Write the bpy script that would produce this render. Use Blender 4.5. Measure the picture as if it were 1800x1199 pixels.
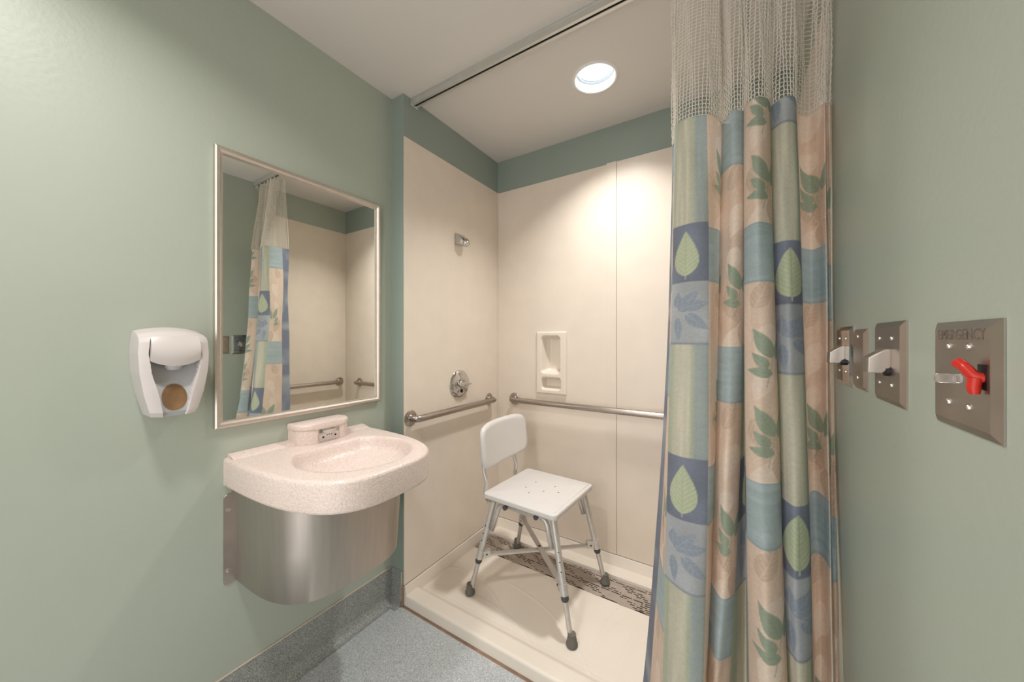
import bpy, bmesh, math, random
import numpy as np
from mathutils import Vector, Matrix

random.seed(7)
rng = np.random.default_rng(7)
for o in list(bpy.data.objects):
    bpy.data.objects.remove(o, do_unlink=True)
SC = bpy.context.scene
COL = SC.collection

# ------------------------------------------------------------------ camera, world, lights
EYE = 1.268                      # camera height above the floor
XL, XR = -1.415, 0.22            # left and right walls
YS, YB = 1.14, 1.922             # shower opening, back wall
XS = -1.327                      # left side of the shower alcove
YF = -0.55                       # wall behind the camera, its open doorway added for soft light
DX0, DX1, DH = -1.10, 0.14, 2.30
HC = 2.435                       # ceiling height

cam_d = bpy.data.cameras.new('camera')
cam = bpy.data.objects.new('camera', cam_d)
COL.objects.link(cam)
cam.location = (0, 0, EYE)
cam.rotation_euler = (math.radians(90), 0, math.atan(393 / 620.6))
cam_d.sensor_width = 36
cam_d.lens = 36 * 620.6 / 1800
cam_d.shift_y = -3.5 / 1800
cam_d.clip_start = 0.02
SC.camera = cam

w = bpy.data.worlds.new('world')
SC.world = w
w.use_nodes = True
w.node_tree.nodes['Background'].inputs['Color'].default_value = (1.0, 0.965, 0.94, 1)
w.node_tree.nodes['Background'].inputs['Strength'].default_value = 1.5


def area(name, loc, size, power, color, rot=(0, 0, 0), spread=180):
    d = bpy.data.lights.new(name, 'AREA')
    d.shape = 'DISK'
    d.size = size
    d.energy = power
    d.color = color
    d.spread = math.radians(spread)
    o = bpy.data.objects.new(name, d)
    o.location = loc
    o.rotation_euler = rot
    COL.objects.link(o)
    return o


WARM = (1.0, 0.965, 0.925)
area('room_lamp', (-0.80, 0.02, HC - 0.012), 0.18, 7.0, WARM, spread=140)
area('shower_lamp', (-0.531, 1.533, HC + 0.034), 0.13, 6.0, (1.0, 0.985, 0.965), spread=112)

SC.view_settings.view_transform = 'Standard'
SC.view_settings.look = 'None'
SC.view_settings.exposure = 0.55
SC.view_settings.gamma = 1
SC.view_settings.use_curve_mapping = False

# ------------------------------------------------------------------ materials


def lin(c):
    c = np.array(c, float) / 255
    return tuple(np.where(c <= 0.04045, c / 12.92, ((c + 0.055) / 1.055) ** 2.4))


def mat(name, rgb, rough=0.5, metal=0.0, bump=0.0, bscale=200.0, var=0.0, vscale=4.0, stretch=(1, 1, 1),
        rvar=0.0, spec=0.5, coat=0.0):
    m = bpy.data.materials.new(name)
    m.use_nodes = True
    nt = m.node_tree
    b = nt.nodes['Principled BSDF']
    c = lin(rgb)
    b.inputs['Base Color'].default_value = (*c, 1)
    b.inputs['Roughness'].default_value = rough
    b.inputs['Metallic'].default_value = metal
    b.inputs['Specular IOR Level'].default_value = spec
    b.inputs['Coat Weight'].default_value = coat
    tc = nt.nodes.new('ShaderNodeTexCoord')
    mp = nt.nodes.new('ShaderNodeMapping')
    mp.inputs['Scale'].default_value = stretch
    nt.links.new(tc.outputs['Object'], mp.inputs['Vector'])
    if var > 0:
        n = nt.nodes.new('ShaderNodeTexNoise')
        n.inputs['Scale'].default_value = vscale
        n.inputs['Detail'].default_value = 4
        nt.links.new(mp.outputs['Vector'], n.inputs['Vector'])
        r = nt.nodes.new('ShaderNodeValToRGB')
        r.color_ramp.elements[0].position = 0.3
        r.color_ramp.elements[1].position = 0.7
        r.color_ramp.elements[0].color = (*[x * (1 - var) for x in c], 1)
        r.color_ramp.elements[1].color = (*[min(1, x * (1 + var)) for x in c], 1)
        nt.links.new(n.outputs['Fac'], r.inputs['Fac'])
        nt.links.new(r.outputs['Color'], b.inputs['Base Color'])
        if rvar > 0:
            mr = nt.nodes.new('ShaderNodeMapRange')
            mr.inputs['To Min'].default_value = rough - rvar
            mr.inputs['To Max'].default_value = rough + rvar
            nt.links.new(n.outputs['Fac'], mr.inputs['Value'])
            nt.links.new(mr.outputs['Result'], b.inputs['Roughness'])
    if bump > 0:
        n2 = nt.nodes.new('ShaderNodeTexNoise')
        n2.inputs['Scale'].default_value = bscale
        n2.inputs['Detail'].default_value = 3
        nt.links.new(mp.outputs['Vector'], n2.inputs['Vector'])
        bp = nt.nodes.new('ShaderNodeBump')
        bp.inputs['Strength'].default_value = bump
        bp.inputs['Distance'].default_value = 0.002
        nt.links.new(n2.outputs['Fac'], bp.inputs['Height'])
        nt.links.new(bp.outputs['Normal'], b.inputs['Normal'])
    return m


def speckle(name, base, dark, light, scale, rough, amount=0.33):
    """Terrazzo-like fine speckle."""
    m = bpy.data.materials.new(name)
    m.use_nodes = True
    nt = m.node_tree
    b = nt.nodes['Principled BSDF']
    b.inputs['Roughness'].default_value = rough
    tc = nt.nodes.new('ShaderNodeTexCoord')
    v = nt.nodes.new('ShaderNodeTexVoronoi')
    v.inputs['Scale'].default_value = scale
    nt.links.new(tc.outputs['Object'], v.inputs['Vector'])
    sep = nt.nodes.new('ShaderNodeSeparateColor')
    nt.links.new(v.outputs['Color'], sep.inputs['Color'])
    r = nt.nodes.new('ShaderNodeValToRGB')
    r.color_ramp.interpolation = 'LINEAR'
    e = r.color_ramp.elements
    e[0].position = 0.0
    e[0].color = (*lin(dark), 1)
    e[1].position = 1.0
    e[1].color = (*lin(light), 1)
    k = e.new(amount)
    k.color = (*lin(base), 1)
    k2 = e.new(1 - amount)
    k2.color = (*lin(base), 1)
    nt.links.new(sep.outputs['Red'], r.inputs['Fac'])
    nt.links.new(r.outputs['Color'], b.inputs['Base Color'])
    n = nt.nodes.new('ShaderNodeTexNoise')
    n.inputs['Scale'].default_value = 120
    nt.links.new(tc.outputs['Object'], n.inputs['Vector'])
    bp = nt.nodes.new('ShaderNodeBump')
    bp.inputs['Strength'].default_value = 1.58
    bp.inputs['Distance'].default_value = 0.001
    nt.links.new(n.outputs['Fac'], bp.inputs['Height'])
    nt.links.new(bp.outputs['Normal'], b.inputs['Normal'])
    return m


M = {}
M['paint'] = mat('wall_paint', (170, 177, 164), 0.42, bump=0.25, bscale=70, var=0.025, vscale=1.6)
M['paint_shaded'] = mat('wall_paint_shaded', (144, 156, 147), 0.5, bump=0.2, bscale=70, var=0.03, vscale=2)  # same wall paint, with the alcove's shadow mixed into the colour
M['ceiling'] = mat('ceiling_paint', (212, 207, 201), 0.7, bump=0.1, bscale=120, var=0.015, vscale=2)
M['panel'] = mat('shower_panel', (227, 214, 199), 0.3, bump=0.04, bscale=25, var=0.025, vscale=9)
M['pan'] = mat('shower_pan_gelcoat', (234, 224, 211), 0.33, bump=0.05, bscale=60, var=0.02, vscale=5)
M['niche'] = mat('niche_gelcoat', (229, 217, 202), 0.28)
M['floor'] = speckle('speckled_vinyl', (184, 188, 190), (138, 142, 144), (216, 218, 218), 420, 0.42)
M['cove'] = speckle('speckled_vinyl_shaded', (144, 147, 143), (102, 104, 101), (182, 184, 180), 420, 0.45)  # floor vinyl again, shade along the walls darkened into its colours
M['sink'] = speckle('speckled_solid_surface', (228, 210, 201), (194, 174, 166), (240, 226, 218), 620, 0.3, 0.25)
M['steel'] = mat('brushed_steel', (186, 178, 170), 0.44, 1.0, var=0.06, vscale=60, stretch=(1, 1, 0.04), rvar=0.05)
M['steel_plate'] = mat('satin_steel', (186, 176, 168), 0.34, 1.0, var=0.08, vscale=14, rvar=0.06)
M['bar'] = mat('grab_bar_steel', (172, 162, 154), 0.3, 1.0, var=0.04, vscale=40)
M['frame'] = mat('mirror_frame_steel', (218, 208, 198), 0.4, 1.0, var=0.04, vscale=30)
M['chrome'] = mat('chrome', (206, 204, 202), 0.08, 1.0, var=0.02, vscale=30)
M['screw'] = mat('screw_steel', (205, 198, 190), 0.16, 1.0, var=0.03, vscale=200)
M['mirror'] = mat('mirror_glass', (244, 246, 242), 0.015, 1.0, var=0.004, vscale=3)
M['alu'] = mat('chair_aluminium', (206, 202, 197), 0.36, 0.55, var=0.05, vscale=50)
M['track'] = mat('track_aluminium', (204, 202, 196), 0.4, 0.6, var=0.03, vscale=20)
M['slot'] = mat('dark_slot', (34, 30, 28), 0.7, var=0.1, vscale=30)
M['white'] = mat('white_plastic', (226, 222, 217), 0.32, bump=0.03, bscale=400, var=0.01, vscale=20)
M['seat'] = mat('seat_plastic', (214, 210, 206), 0.42, bump=0.08, bscale=500, var=0.012, vscale=20)
M['rubber'] = mat('grey_rubber', (104, 102, 94), 0.6, bump=0.1, bscale=200, var=0.08, vscale=40)
M['ring'] = mat('dark_rubber', (74, 74, 76), 0.55, var=0.08, vscale=60)
M['disp'] = mat('dispenser_plastic', (208, 200, 197), 0.3, bump=0.02, bscale=300, var=0.01, vscale=10)
M['disp_shade'] = mat('dispenser_shaded_plastic', (178, 177, 178), 0.4, var=0.01, vscale=10)
M['amber'] = mat('amber_window', (126, 96, 66), 0.12, var=0.3, vscale=22, coat=0.5)
M['grate'] = mat('drain_grate_plastic', (172, 158, 146), 0.5, var=0.1, vscale=25, bump=0.1, bscale=150)
M['red'] = mat('red_plastic', (196, 40, 26), 0.3, var=0.05, vscale=60)
M['black'] = mat('black_plastic', (22, 20, 20), 0.4, var=0.1, vscale=80)
M['ink'] = mat('engraved_ink', (104, 92, 84), 0.5, var=0.15, vscale=90)
M['rust'] = mat('rusty_caulk', (158, 128, 106), 0.6, var=0.25, vscale=18)
M['trimwhite'] = mat('light_trim', (206, 192, 176), 0.35, var=0.02, vscale=30)
M['light_trim'] = mat('downlight_trim', (228, 226, 222), 0.35, var=0.01, vscale=40)

m = bpy.data.materials.new('clear_acrylic')
m.use_nodes = True
b = m.node_tree.nodes['Principled BSDF']
b.inputs['Base Color'].default_value = (0.95, 0.93, 0.92, 1)
b.inputs['Roughness'].default_value = 0.08
b.inputs['Transmission Weight'].default_value = 0.9
b.inputs['IOR'].default_value = 1.45
M['clear'] = m
M['ring_blue'] = mat('frosted_ring', (176, 190, 206), 0.4, var=0.02, vscale=40)

m = bpy.data.materials.new('lamp_lens')
m.use_nodes = True
b = m.node_tree.nodes['Principled BSDF']
b.inputs['Base Color'].default_value = (0.9, 0.95, 1, 1)
b.inputs['Emission Color'].default_value = (0.93, 0.97, 1.0, 1)
b.inputs['Emission Strength'].default_value = 2.6
M['lens'] = m


def translucent(m, amount, colour_socket=None):
    """let some of the light fall through thin cloth"""
    nt = m.node_tree
    b = nt.nodes['Principled BSDF']
    t = nt.nodes.new('ShaderNodeBsdfTranslucent')
    x = nt.nodes.new('ShaderNodeMixShader')
    x.inputs['Fac'].default_value = amount
    if colour_socket is not None:
        nt.links.new(colour_socket, t.inputs['Color'])
    else:
        t.inputs['Color'].default_value = b.inputs['Base Color'].default_value
    out = nt.nodes['Material Output']
    nt.links.new(b.outputs['BSDF'], x.inputs[1])
    nt.links.new(t.outputs['BSDF'], x.inputs[2])
    nt.links.new(x.outputs['Shader'], out.inputs['Surface'])


def attr_mat(name, rough, bump, trans=0.0):
    m = bpy.data.materials.new(name)
    m.use_nodes = True
    nt = m.node_tree
    b = nt.nodes['Principled BSDF']
    b.inputs['Roughness'].default_value = rough
    b.inputs['Specular IOR Level'].default_value = 0.25
    a = nt.nodes.new('ShaderNodeVertexColor')
    a.layer_name = 'print'
    nt.links.new(a.outputs['Color'], b.inputs['Base Color'])
    tc = nt.nodes.new('ShaderNodeTexCoord')
    n = nt.nodes.new('ShaderNodeTexNoise')
    n.inputs['Scale'].default_value = 350
    nt.links.new(tc.outputs['Object'], n.inputs['Vector'])
    bp = nt.nodes.new('ShaderNodeBump')
    bp.inputs['Strength'].default_value = bump
    bp.inputs['Distance'].default_value = 0.001
    nt.links.new(n.outputs['Fac'], bp.inputs['Height'])
    nt.links.new(bp.outputs['Normal'], b.inputs['Normal'])
    translucent(m, trans, a.outputs['Color'])
    return m


M['fabric'] = attr_mat('printed_curtain_fabric', 0.75, 0.12, 0.3)
M['net'] = mat('curtain_net_cord', (240, 234, 224), 0.8, var=0.04, vscale=60)
translucent(M['net'], 0.3)

# ------------------------------------------------------------------ building helpers


def link(name, me, material, parent=None, smooth=None):
    o = bpy.data.objects.new(name, me)
    COL.objects.link(o)
    if material is not None:
        me.materials.append(M[material] if isinstance(material, str) else material)
    if parent is not None:
        o.parent = parent
        r = parent
        off = Vector((0, 0, 0))
        while r is not None:
            off = off + r.location
            r = r.parent
        me.transform(Matrix.Translation(-off))
    if smooth:
        me.shade_smooth()
        if smooth is not True:
            me.set_sharp_from_angle(angle=math.radians(smooth))
    return o


def ob(name, bm, material, parent=None, smooth=None):
    bmesh.ops.recalc_face_normals(bm, faces=bm.faces)
    me = bpy.data.meshes.new(name)
    bm.to_mesh(me)
    bm.free()
    return link(name, me, material, parent, smooth)


def tag(o, label, cat, group=None):
    o['label'] = label
    o['category'] = cat
    if group:
        o['group'] = group
    return o


def thing(name, loc, label, cat, group=None):
    o = bpy.data.objects.new(name, None)
    o.empty_display_size = 0.05
    o.location = loc
    COL.objects.link(o)
    return tag(o, label, cat, group)


def struct(o):
    o['kind'] = 'structure'
    return o


def box(bm, x0, x1, y0, y1, z0, z1, bev=0.0, seg=2):
    r = bmesh.ops.create_cube(bm, size=1.0)
    vs = r['verts']
    for v in vs:
        v.co = Vector(((x0 + x1) / 2 + v.co.x * (x1 - x0), (y0 + y1) / 2 + v.co.y * (y1 - y0),
                       (z0 + z1) / 2 + v.co.z * (z1 - z0)))
    if bev > 0:
        es = list({e for v in vs for e in v.link_edges})
        bmesh.ops.bevel(bm, geom=es, offset=bev, segments=seg, affect='EDGES', profile=0.5)
    return bm


def boxbm(*a, **k):
    return box(bmesh.new(), *a, **k)


def tube(bm, pts, r, seg=12, cap=True):
    pts = [Vector(p) for p in pts]
    n = len(pts)
    rs = r if isinstance(r, (list, tuple)) else [r] * n
    up = None
    rings = []
    for i, p in enumerate(pts):
        if i == 0:
            d = pts[1] - p
        elif i == n - 1:
            d = p - pts[i - 1]
        else:
            d = (pts[i + 1] - p).normalized() + (p - pts[i - 1]).normalized()
        d.normalize()
        if up is None:
            a = Vector((0, 0, 1)) if abs(d.z) < 0.9 else Vector((1, 0, 0))
            up = (a - d * a.dot(d)).normalized()
        else:
            up = (up - d * up.dot(d)).normalized()
        s = d.cross(up)
        rings.append([bm.verts.new(p + (up * math.cos(t) + s * math.sin(t)) * rs[i])
                      for t in [2 * math.pi * k / seg for k in range(seg)]])
    for a, c in zip(rings[:-1], rings[1:]):
        for k in range(seg):
            bm.faces.new((a[k], a[(k + 1) % seg], c[(k + 1) % seg], c[k]))
    if cap:
        bm.faces.new(rings[0][::-1])
        bm.faces.new(rings[-1])
    return bm


def lathe(bm, prof, center, axis, seg=32, close=True):
    """prof: list of (radius, height along axis)."""
    axis = Vector(axis).normalized()
    a = Vector((0, 0, 1)) if abs(axis.z) < 0.9 else Vector((1, 0, 0))
    u = (a - axis * a.dot(axis)).normalized()
    v = axis.cross(u)
    c = Vector(center)
    rings = []
    for r, h in prof:
        if r < 1e-6:
            rings.append([bm.verts.new(c + axis * h)])
        else:
            rings.append([bm.verts.new(c + axis * h + (u * math.cos(t) + v * math.sin(t)) * r)
                          for t in [2 * math.pi * k / seg for k in range(seg)]])
    for p, q in zip(rings[:-1], rings[1:]):
        for k in range(seg):
            k2 = (k + 1) % seg
            if len(p) == 1 and len(q) == 1:
                continue
            if len(p) == 1:
                bm.faces.new((p[0], q[k2], q[k]))
            elif len(q) == 1:
                bm.faces.new((p[k], p[k2], q[0]))
            else:
                bm.faces.new((p[k], p[k2], q[k2], q[k]))
    if close:
        if len(rings[0]) > 1:
            bm.faces.new(rings[0][::-1])
        if len(rings[-1]) > 1:
            bm.faces.new(rings[-1])
    return bm


def prism(bm, poly, lo, hi, axis=2, bev=0.0, seg=2):
    """Extrude a 2D polygon along axis (0,1,2); poly gives the two other coordinates in order."""
    def P(p, h):
        c = [0, 0, 0]
        k = [i for i in range(3) if i != axis]
        c[k[0]], c[k[1]] = p
        c[axis] = h
        return Vector(c)
    a = [bm.verts.new(P(p, lo)) for p in poly]
    c = [bm.verts.new(P(p, hi)) for p in poly]
    n = len(poly)
    fs = [bm.faces.new(a[::-1]), bm.faces.new(c)]
    for i in range(n):
        fs.append(bm.faces.new((a[i], a[(i + 1) % n], c[(i + 1) % n], c[i])))
    if bev > 0:
        es = list({e for f in fs[:2] for e in f.edges})
        bmesh.ops.bevel(bm, geom=es, offset=bev, segments=seg, affect='EDGES', profile=0.5)
    return bm


def gridmesh(name, P, wrap=False):
    """P: array (n, m, 3) -> mesh of quads."""
    n, m_, _ = P.shape
    me = bpy.data.meshes.new(name)
    idx = np.arange(n * m_).reshape(n, m_)
    q = np.stack([idx[:-1, :-1], idx[1:, :-1], idx[1:, 1:], idx[:-1, 1:]], -1).reshape(-1, 4)
    if wrap:
        q2 = np.stack([idx[-1, :-1], idx[0, :-1], idx[0, 1:], idx[-1, 1:]], -1).reshape(-1, 4)
        q = np.concatenate([q, q2])
    me.from_pydata(P.reshape(-1, 3).tolist(), [], q.tolist())
    me.update()
    return me


def rpoly(x0, x1, y0, y1, r, n=6):
    """Rounded rectangle polygon."""
    pts = []
    for cx, cy, a0 in ((x1 - r, y1 - r, 0), (x0 + r, y1 - r, 90), (x0 + r, y0 + r, 180), (x1 - r, y0 + r, 270)):
        for k in range(n + 1):
            a = math.radians(a0 + 90 * k / n)
            pts.append((cx + r * math.cos(a), cy + r * math.sin(a)))
    return pts


def fillet(pts, r, n=6):
    """Round the inner corners of a 3D polyline."""
    pts = [Vector(p) for p in pts]
    out = [pts[0]]
    for i in range(1, len(pts) - 1):
        a = (pts[i - 1] - pts[i])
        c = (pts[i + 1] - pts[i])
        d = min(r, a.length * 0.49, c.length * 0.49)
        p0 = pts[i] + a.normalized() * d
        p2 = pts[i] + c.normalized() * d
        for k in range(n + 1):
            t = k / n
            out.append(p0 * (1 - t) ** 2 + pts[i] * 2 * t * (1 - t) + p2 * t * t)
    out.append(pts[-1])
    return out


# ------------------------------------------------------------------ room shell
T = 0.10
# niche opening in the back wall
NX0, NX1, NZ0, NZ1 = -1.021, -0.851, 0.952, 1.298


def wall_with_hole(bm, x0, x1, y0, y1, z0, z1, hx0, hx1, hz0, hz1):
    box(bm, x0, hx0, y0, y1, z0, z1)
    box(bm, hx1, x1, y0, y1, z0, z1)
    box(bm, hx0, hx1, y0, y1, z0, hz0)
    box(bm, hx0, hx1, y0, y1, hz1, z1)
    return bm


struct(ob('floor', boxbm(XL, XR, YF, YS, -0.08, 0.0), 'floor'))
struct(ob('wall_left', boxbm(XL - T, XL, YF, YS, -0.08, HC), 'paint'))
bm = bmesh.new()
box(bm, XL - T, DX0, YF - T, YF, -0.08, HC)
box(bm, DX1, XR + T, YF - T, YF, -0.08, HC)
box(bm, DX0, DX1, YF - T, YF, DH, HC)
struct(ob('wall_front', bm, 'paint'))
# the piece of wall beside the shower opening, running on as the alcove's left side above the panels
PT = 2.231                        # top edge of the shower panels
wall_alcove = struct(ob('wall_alcove', boxbm(XL - T, XS - 0.004, YS, YB + 0.10, -0.08, HC, bev=0.003), 'paint_shaded'))
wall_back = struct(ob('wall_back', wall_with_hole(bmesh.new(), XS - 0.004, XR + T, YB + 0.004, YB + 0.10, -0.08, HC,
                                                  NX0, NX1, NZ0, NZ1), 'paint_shaded'))
wall_right = struct(ob('wall_right', boxbm(XR, XR + T, YF, YB + 0.004, -0.08, HC), 'paint'))

# ceiling with a round hole for the downlight
LX, LY, LR = -0.531, 1.533, 0.088
bm = bmesh.new()
oc = [bm.verts.new((x, y, HC)) for x, y in ((XL - T, YF - T), (XR + T, YF - T), (XR + T, YB + 0.1), (XL - T, YB + 0.1))]
ic = [bm.verts.new((LX + LR * math.cos(2 * math.pi * k / 48), LY + LR * math.sin(2 * math.pi * k / 48), HC)) for k in range(48)]
es = [bm.edges.new((oc[i], oc[(i + 1) % 4])) for i in range(4)] + [bm.edges.new((ic[i], ic[(i + 1) % 48])) for i in range(48)]
bmesh.ops.triangle_fill(bm, edges=es, use_beauty=True)
r = bmesh.ops.extrude_face_region(bm, geom=list(bm.faces))
for v in r['geom']:
    if isinstance(v, bmesh.types.BMVert):
        v.co.z += 0.12
struct(ob('ceiling', bm, 'ceiling'))

# shower panels, children of the walls they cover
SEAM = 0.096
ob('panel', boxbm(XS - 0.004, XS, YS + 0.001, YB, SEAM + 0.003, PT), 'panel', wall_alcove)
bx = bmesh.new()
wall_with_hole(bx, XS, -0.600, YB, YB + 0.004, SEAM + 0.003, PT - 0.003, NX0, NX1, NZ0, NZ1)
ob('panel', bx, 'panel', wall_back)
ob('panel', boxbm(-0.5445, XR, YB - 0.0005, YB + 0.004, SEAM + 0.003, PT), 'panel', wall_back)
ob('batten', boxbm(-0.600, -0.5462, YB - 0.003, YB + 0.004, SEAM + 0.003, PT + 0.003, bev=0.001, seg=1), 'panel', wall_back)
ob('panel', boxbm(XR - 0.004, XR, YS + 0.16, YB - 0.0005, SEAM + 0.003, PT), 'panel', wall_right)
# vertical corner strip where the panels meet
ob('corner_strip', boxbm(XS, XS + 0.006, YB - 0.006, YB, SEAM + 0.003, PT, bev=0.002, seg=1), 'panel', wall_back)


# coved vinyl base along the room walls
def cove(name, p0, p1, nrm):
    """profile swept from p0 to p1 along the foot of a wall whose inward normal is nrm"""
    prof = [(0.0, 0.162), (0.003, 0.162), (0.0035, 0.158), (0.0035, 0.045)]
    for k in range(1, 9):
        a = math.radians(90 * k / 8)
        prof.append((0.0035 + 0.04 * (1 - math.cos(a)), 0.0015 + 0.0435 * (1 - math.sin(a))))
    prof += [(0.0435, 0.0002), (0.0, 0.0002)]
    bm = bmesh.new()
    rings = []
    for p in (p0, p1):
        rings.append([bm.verts.new((p[0] + nrm[0] * d, p[1] + nrm[1] * d, z)) for d, z in prof])
    n = len(prof)
    for k in range(n):
        bm.faces.new((rings[0][k], rings[0][(k + 1) % n], rings[1][(k + 1) % n], rings[1][k]))
    bm.faces.new(rings[0][::-1])
    bm.faces.new(rings[1])
    return struct(ob(name, bm, 'cove', None, 40))


cl = cove('baseboard_left', (XL, YF), (XL, YS), (1, 0))
ob('cap_strip', boxbm(XL, XL + 0.0055, YF, YS - 0.004, 0.1605, 0.1655, bev=0.001, seg=1), 'trimwhite', cl)
cove('baseboard_right', (XR, YF), (XR, YS - 0.001), (-1, 0))
cs = cove('baseboard_corner', (XL, YS), (XS - 0.014, YS), (0, -1))
ob('end_strip', boxbm(XS - 0.0165, XS - 0.0135, YS - 0.006, YS, 0.002, 0.162, bev=0.0006, seg=1), 'trimwhite', cs)
# rust-stained caulk joints
struct(ob('trim_1', boxbm(XS - 0.013, XS + 0.002, YS - 0.007, YS - 0.0005, 0.0, 0.099, bev=0.002, seg=1), 'rust'))
bm = bmesh.new()
prism(bm, [(YS - 0.0085, 0.0), (YS - 0.0005, 0.0), (YS - 0.0005, 0.007), (YS - 0.003, 0.005)], XS, XR - 0.002, axis=0)
struct(ob('trim_2', bm, 'rust'))
# frame of the unseen doorway, which is added to let light in
bm = bmesh.new()
box(bm, DX0 - 0.05, DX0 + 0.012, YF - 0.001, YF + 0.014, 0.0, DH + 0.05)
box(bm, DX1 - 0.012, DX1 + 0.05, YF - 0.001, YF + 0.014, 0.0, DH + 0.05)
box(bm, DX0 + 0.012, DX1 - 0.012, YF - 0.001, YF + 0.014, DH - 0.012, DH + 0.05)
struct(ob('added_doorway_1', bm, 'trimwhite'))

# ------------------------------------------------------------------ shower pan
PX0, PX1, PY0, PY1 = XS, XR, YS, YB
pan = thing('shower_pan', (-0.55, 1.5, 0.0), 'cream molded shower pan with raised curb on the alcove floor', 'shower pan')
nx, ny = 320, 170
gx = np.linspace(PX0, PX1, nx)
gy = np.concatenate([np.linspace(PY0, PY0 + 0.012, 10), np.linspace(PY0 + 0.016, 1.655, ny - 42),
                     np.linspace(1.6565, 1.662, 6), np.linspace(1.67, 1.81, 10), np.linspace(1.818, 1.826, 6),
                     np.linspace(1.832, PY1, 10)])
X, Y = np.meshgrid(gx, gy, indexing='ij')


def sstep(a, c, x):
    t = np.clip((x - a) / (c - a), 0, 1)
    return t * t * (3 - 2 * t)


Z = np.full_like(X, 0.0565)
e = PY0 + 0.012 - Y
Z = np.where(e > 0, 0.0565 - 0.012 + np.sqrt(np.maximum(0.012 ** 2 - np.clip(e, 0, 0.012) ** 2, 0)), Z)
floorz = 0.0345 - 0.004 * (Y - 1.25) / 0.41
k = sstep(1.205, 1.245, Y)
# shallow swirl ridges moulded into the floor
ridge = np.zeros_like(X)
for cx, cy, R in ((-1.02, 0.72, 0.62), (-1.0, 0.78, 0.72), (-1.22, 0.95, 0.5), (0.35, 1.42, 0.72), (0.35, 1.42, 0.83),
                  (0.1, 1.35, 0.56)):
    d = np.abs(np.hypot(X - cx, Y - cy) - R)
    ridge += 0.0016 * np.exp(-(d / 0.004) ** 2)
ridge += -0.001 * np.exp(-((Y - 1.262) / 0.003) ** 2)
ridge *= (Y > 1.25) & (Y < 1.63)
Z = Z * (1 - k) + (floorz + ridge) * k
Z = np.where(Y > 1.659, 0.012, Z)                       # trough under the grate
Z = np.where(Y > 1.822, 0.046, Z)                       # ledge along the back wall
# upstand flanges along the side and the back
Z = np.where(Y > PY1 - 0.020, 0.046 + (SEAM - 0.046) * sstep(PY1 - 0.020, PY1 - 0.012, Y), Z)
side = 0.012
Z = np.where(X < PX0 + side, np.maximum(Z, SEAM), Z)
P = np.stack([X, Y, Z], -1)
Pp = np.pad(P, ((1, 1), (1, 1), (0, 0)), mode='edge')
Pp[0, :, 2] = Pp[-1, :, 2] = 0.001
Pp[:, 0, 2] = Pp[:, -1, 2] = 0.001
bm = bmesh.new()
bm.from_mesh(gridmesh('pan_body', Pp))
bmesh.ops.remove_doubles(bm, verts=bm.verts, dist=1e-6)
bmesh.ops.edgeloop_fill(bm, edges=[e_ for e_ in bm.edges if len(e_.link_faces) == 1])
ob('pan_body', bm, 'pan', pan, 40)

# drain grate: a long plate with real slots
gr = thing('drain_grate', (-0.6, 1.74, 0.0), 'long grey slotted drain grate along the back of the shower floor', 'drain')
cw = 0.0075
cols = int(round((XR - 0.01 - (XS + 0.018)) / cw))
rows_y = [1.661]
kinds = []
# rows from front to back: web / slot alternation
for j in range(13):
    rows_y.append(rows_y[-1] + 0.0066)
    kinds.append('web')
    if j < 12:
        rows_y.append(rows_y[-1] + 0.0064)
        kinds.append('slot%d' % j)
sc_ = (1.8205 - 1.661) / (rows_y[-1] - rows_y[0])
rows_y = [1.661 + (y - 1.661) * sc_ for y in rows_y]


def is_slot(j, i):
    if j in (4, 10):                       # two long dashed lines
        return i % 7 not in (0,)
    ph = math.sin(i * 0.26 + j * 1.1) + 0.6 * math.sin(i * 0.11 - j * 0.7)
    if 125 <= i <= 139 and j in (1, 2, 3, 5):
        return (i + 3 * j) % 5 != 0
    return ph > 0.35 and (i + 2 * j) % 4 != 0


bm = bmesh.new()
zt, zb = 0.033, 0.0312
nv = {}


def gv(i, j, z):
    key = (i, j, z)
    if key not in nv:
        x = XS + 0.018 + i * cw
        y = rows_y[j]
        if j == 0:
            y += -0.0005 + 0.0042 * math.sin(i * 0.31) + 0.0015 * math.sin(i * 0.81)
        nv[key] = bm.verts.new((x, y, z))
    return nv[key]


solid = np.ones((cols, len(kinds)), bool)
for j, kd in enumerate(kinds):
    if kd.startswith('slot'):
        for i in range(1, cols - 1):
            solid[i, j] = not is_slot(int(kd[4:]), i)
for i in range(cols):
    for j in range(len(kinds)):
        if not solid[i, j]:
            continue
        for z in (zt, zb):
            bm.faces.new((gv(i, j, z), gv(i + 1, j, z), gv(i + 1, j + 1, z), gv(i, j + 1, z)))
        for (di, dj, a, c) in ((-1, 0, (i, j), (i, j + 1)), (1, 0, (i + 1, j), (i + 1, j + 1)),
                               (0, -1, (i, j), (i + 1, j)), (0, 1, (i, j + 1), (i + 1, j + 1))):
            ii, jj = i + di, j + dj
            if not (0 <= ii < cols and 0 <= jj < len(kinds)) or not solid[ii, jj]:
                bm.faces.new((gv(*a, zt), gv(*c, zt), gv(*c, zb), gv(*a, zb)))
ob('grate_plate', bm, 'grate', gr)
ob('grate_shade', boxbm(XS + 0.02, XR - 0.012, 1.664, 1.817, 0.013, 0.018), 'slot', gr)  # dark sheet stands in for the shaded void below the slots

# ------------------------------------------------------------------ recessed soap niche
ni = thing('soap_niche', (-0.936, YB, 1.125), 'cream recessed soap niche with two pockets in the shower back wall', 'soap dish')
nxn, nzn = 90, 170
ax = np.linspace(-1.036, -0.836, nxn)
az = np.linspace(0.936, 1.313, nzn)
AX, AZ = np.meshgrid(ax, az, indexing='ij')


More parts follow.
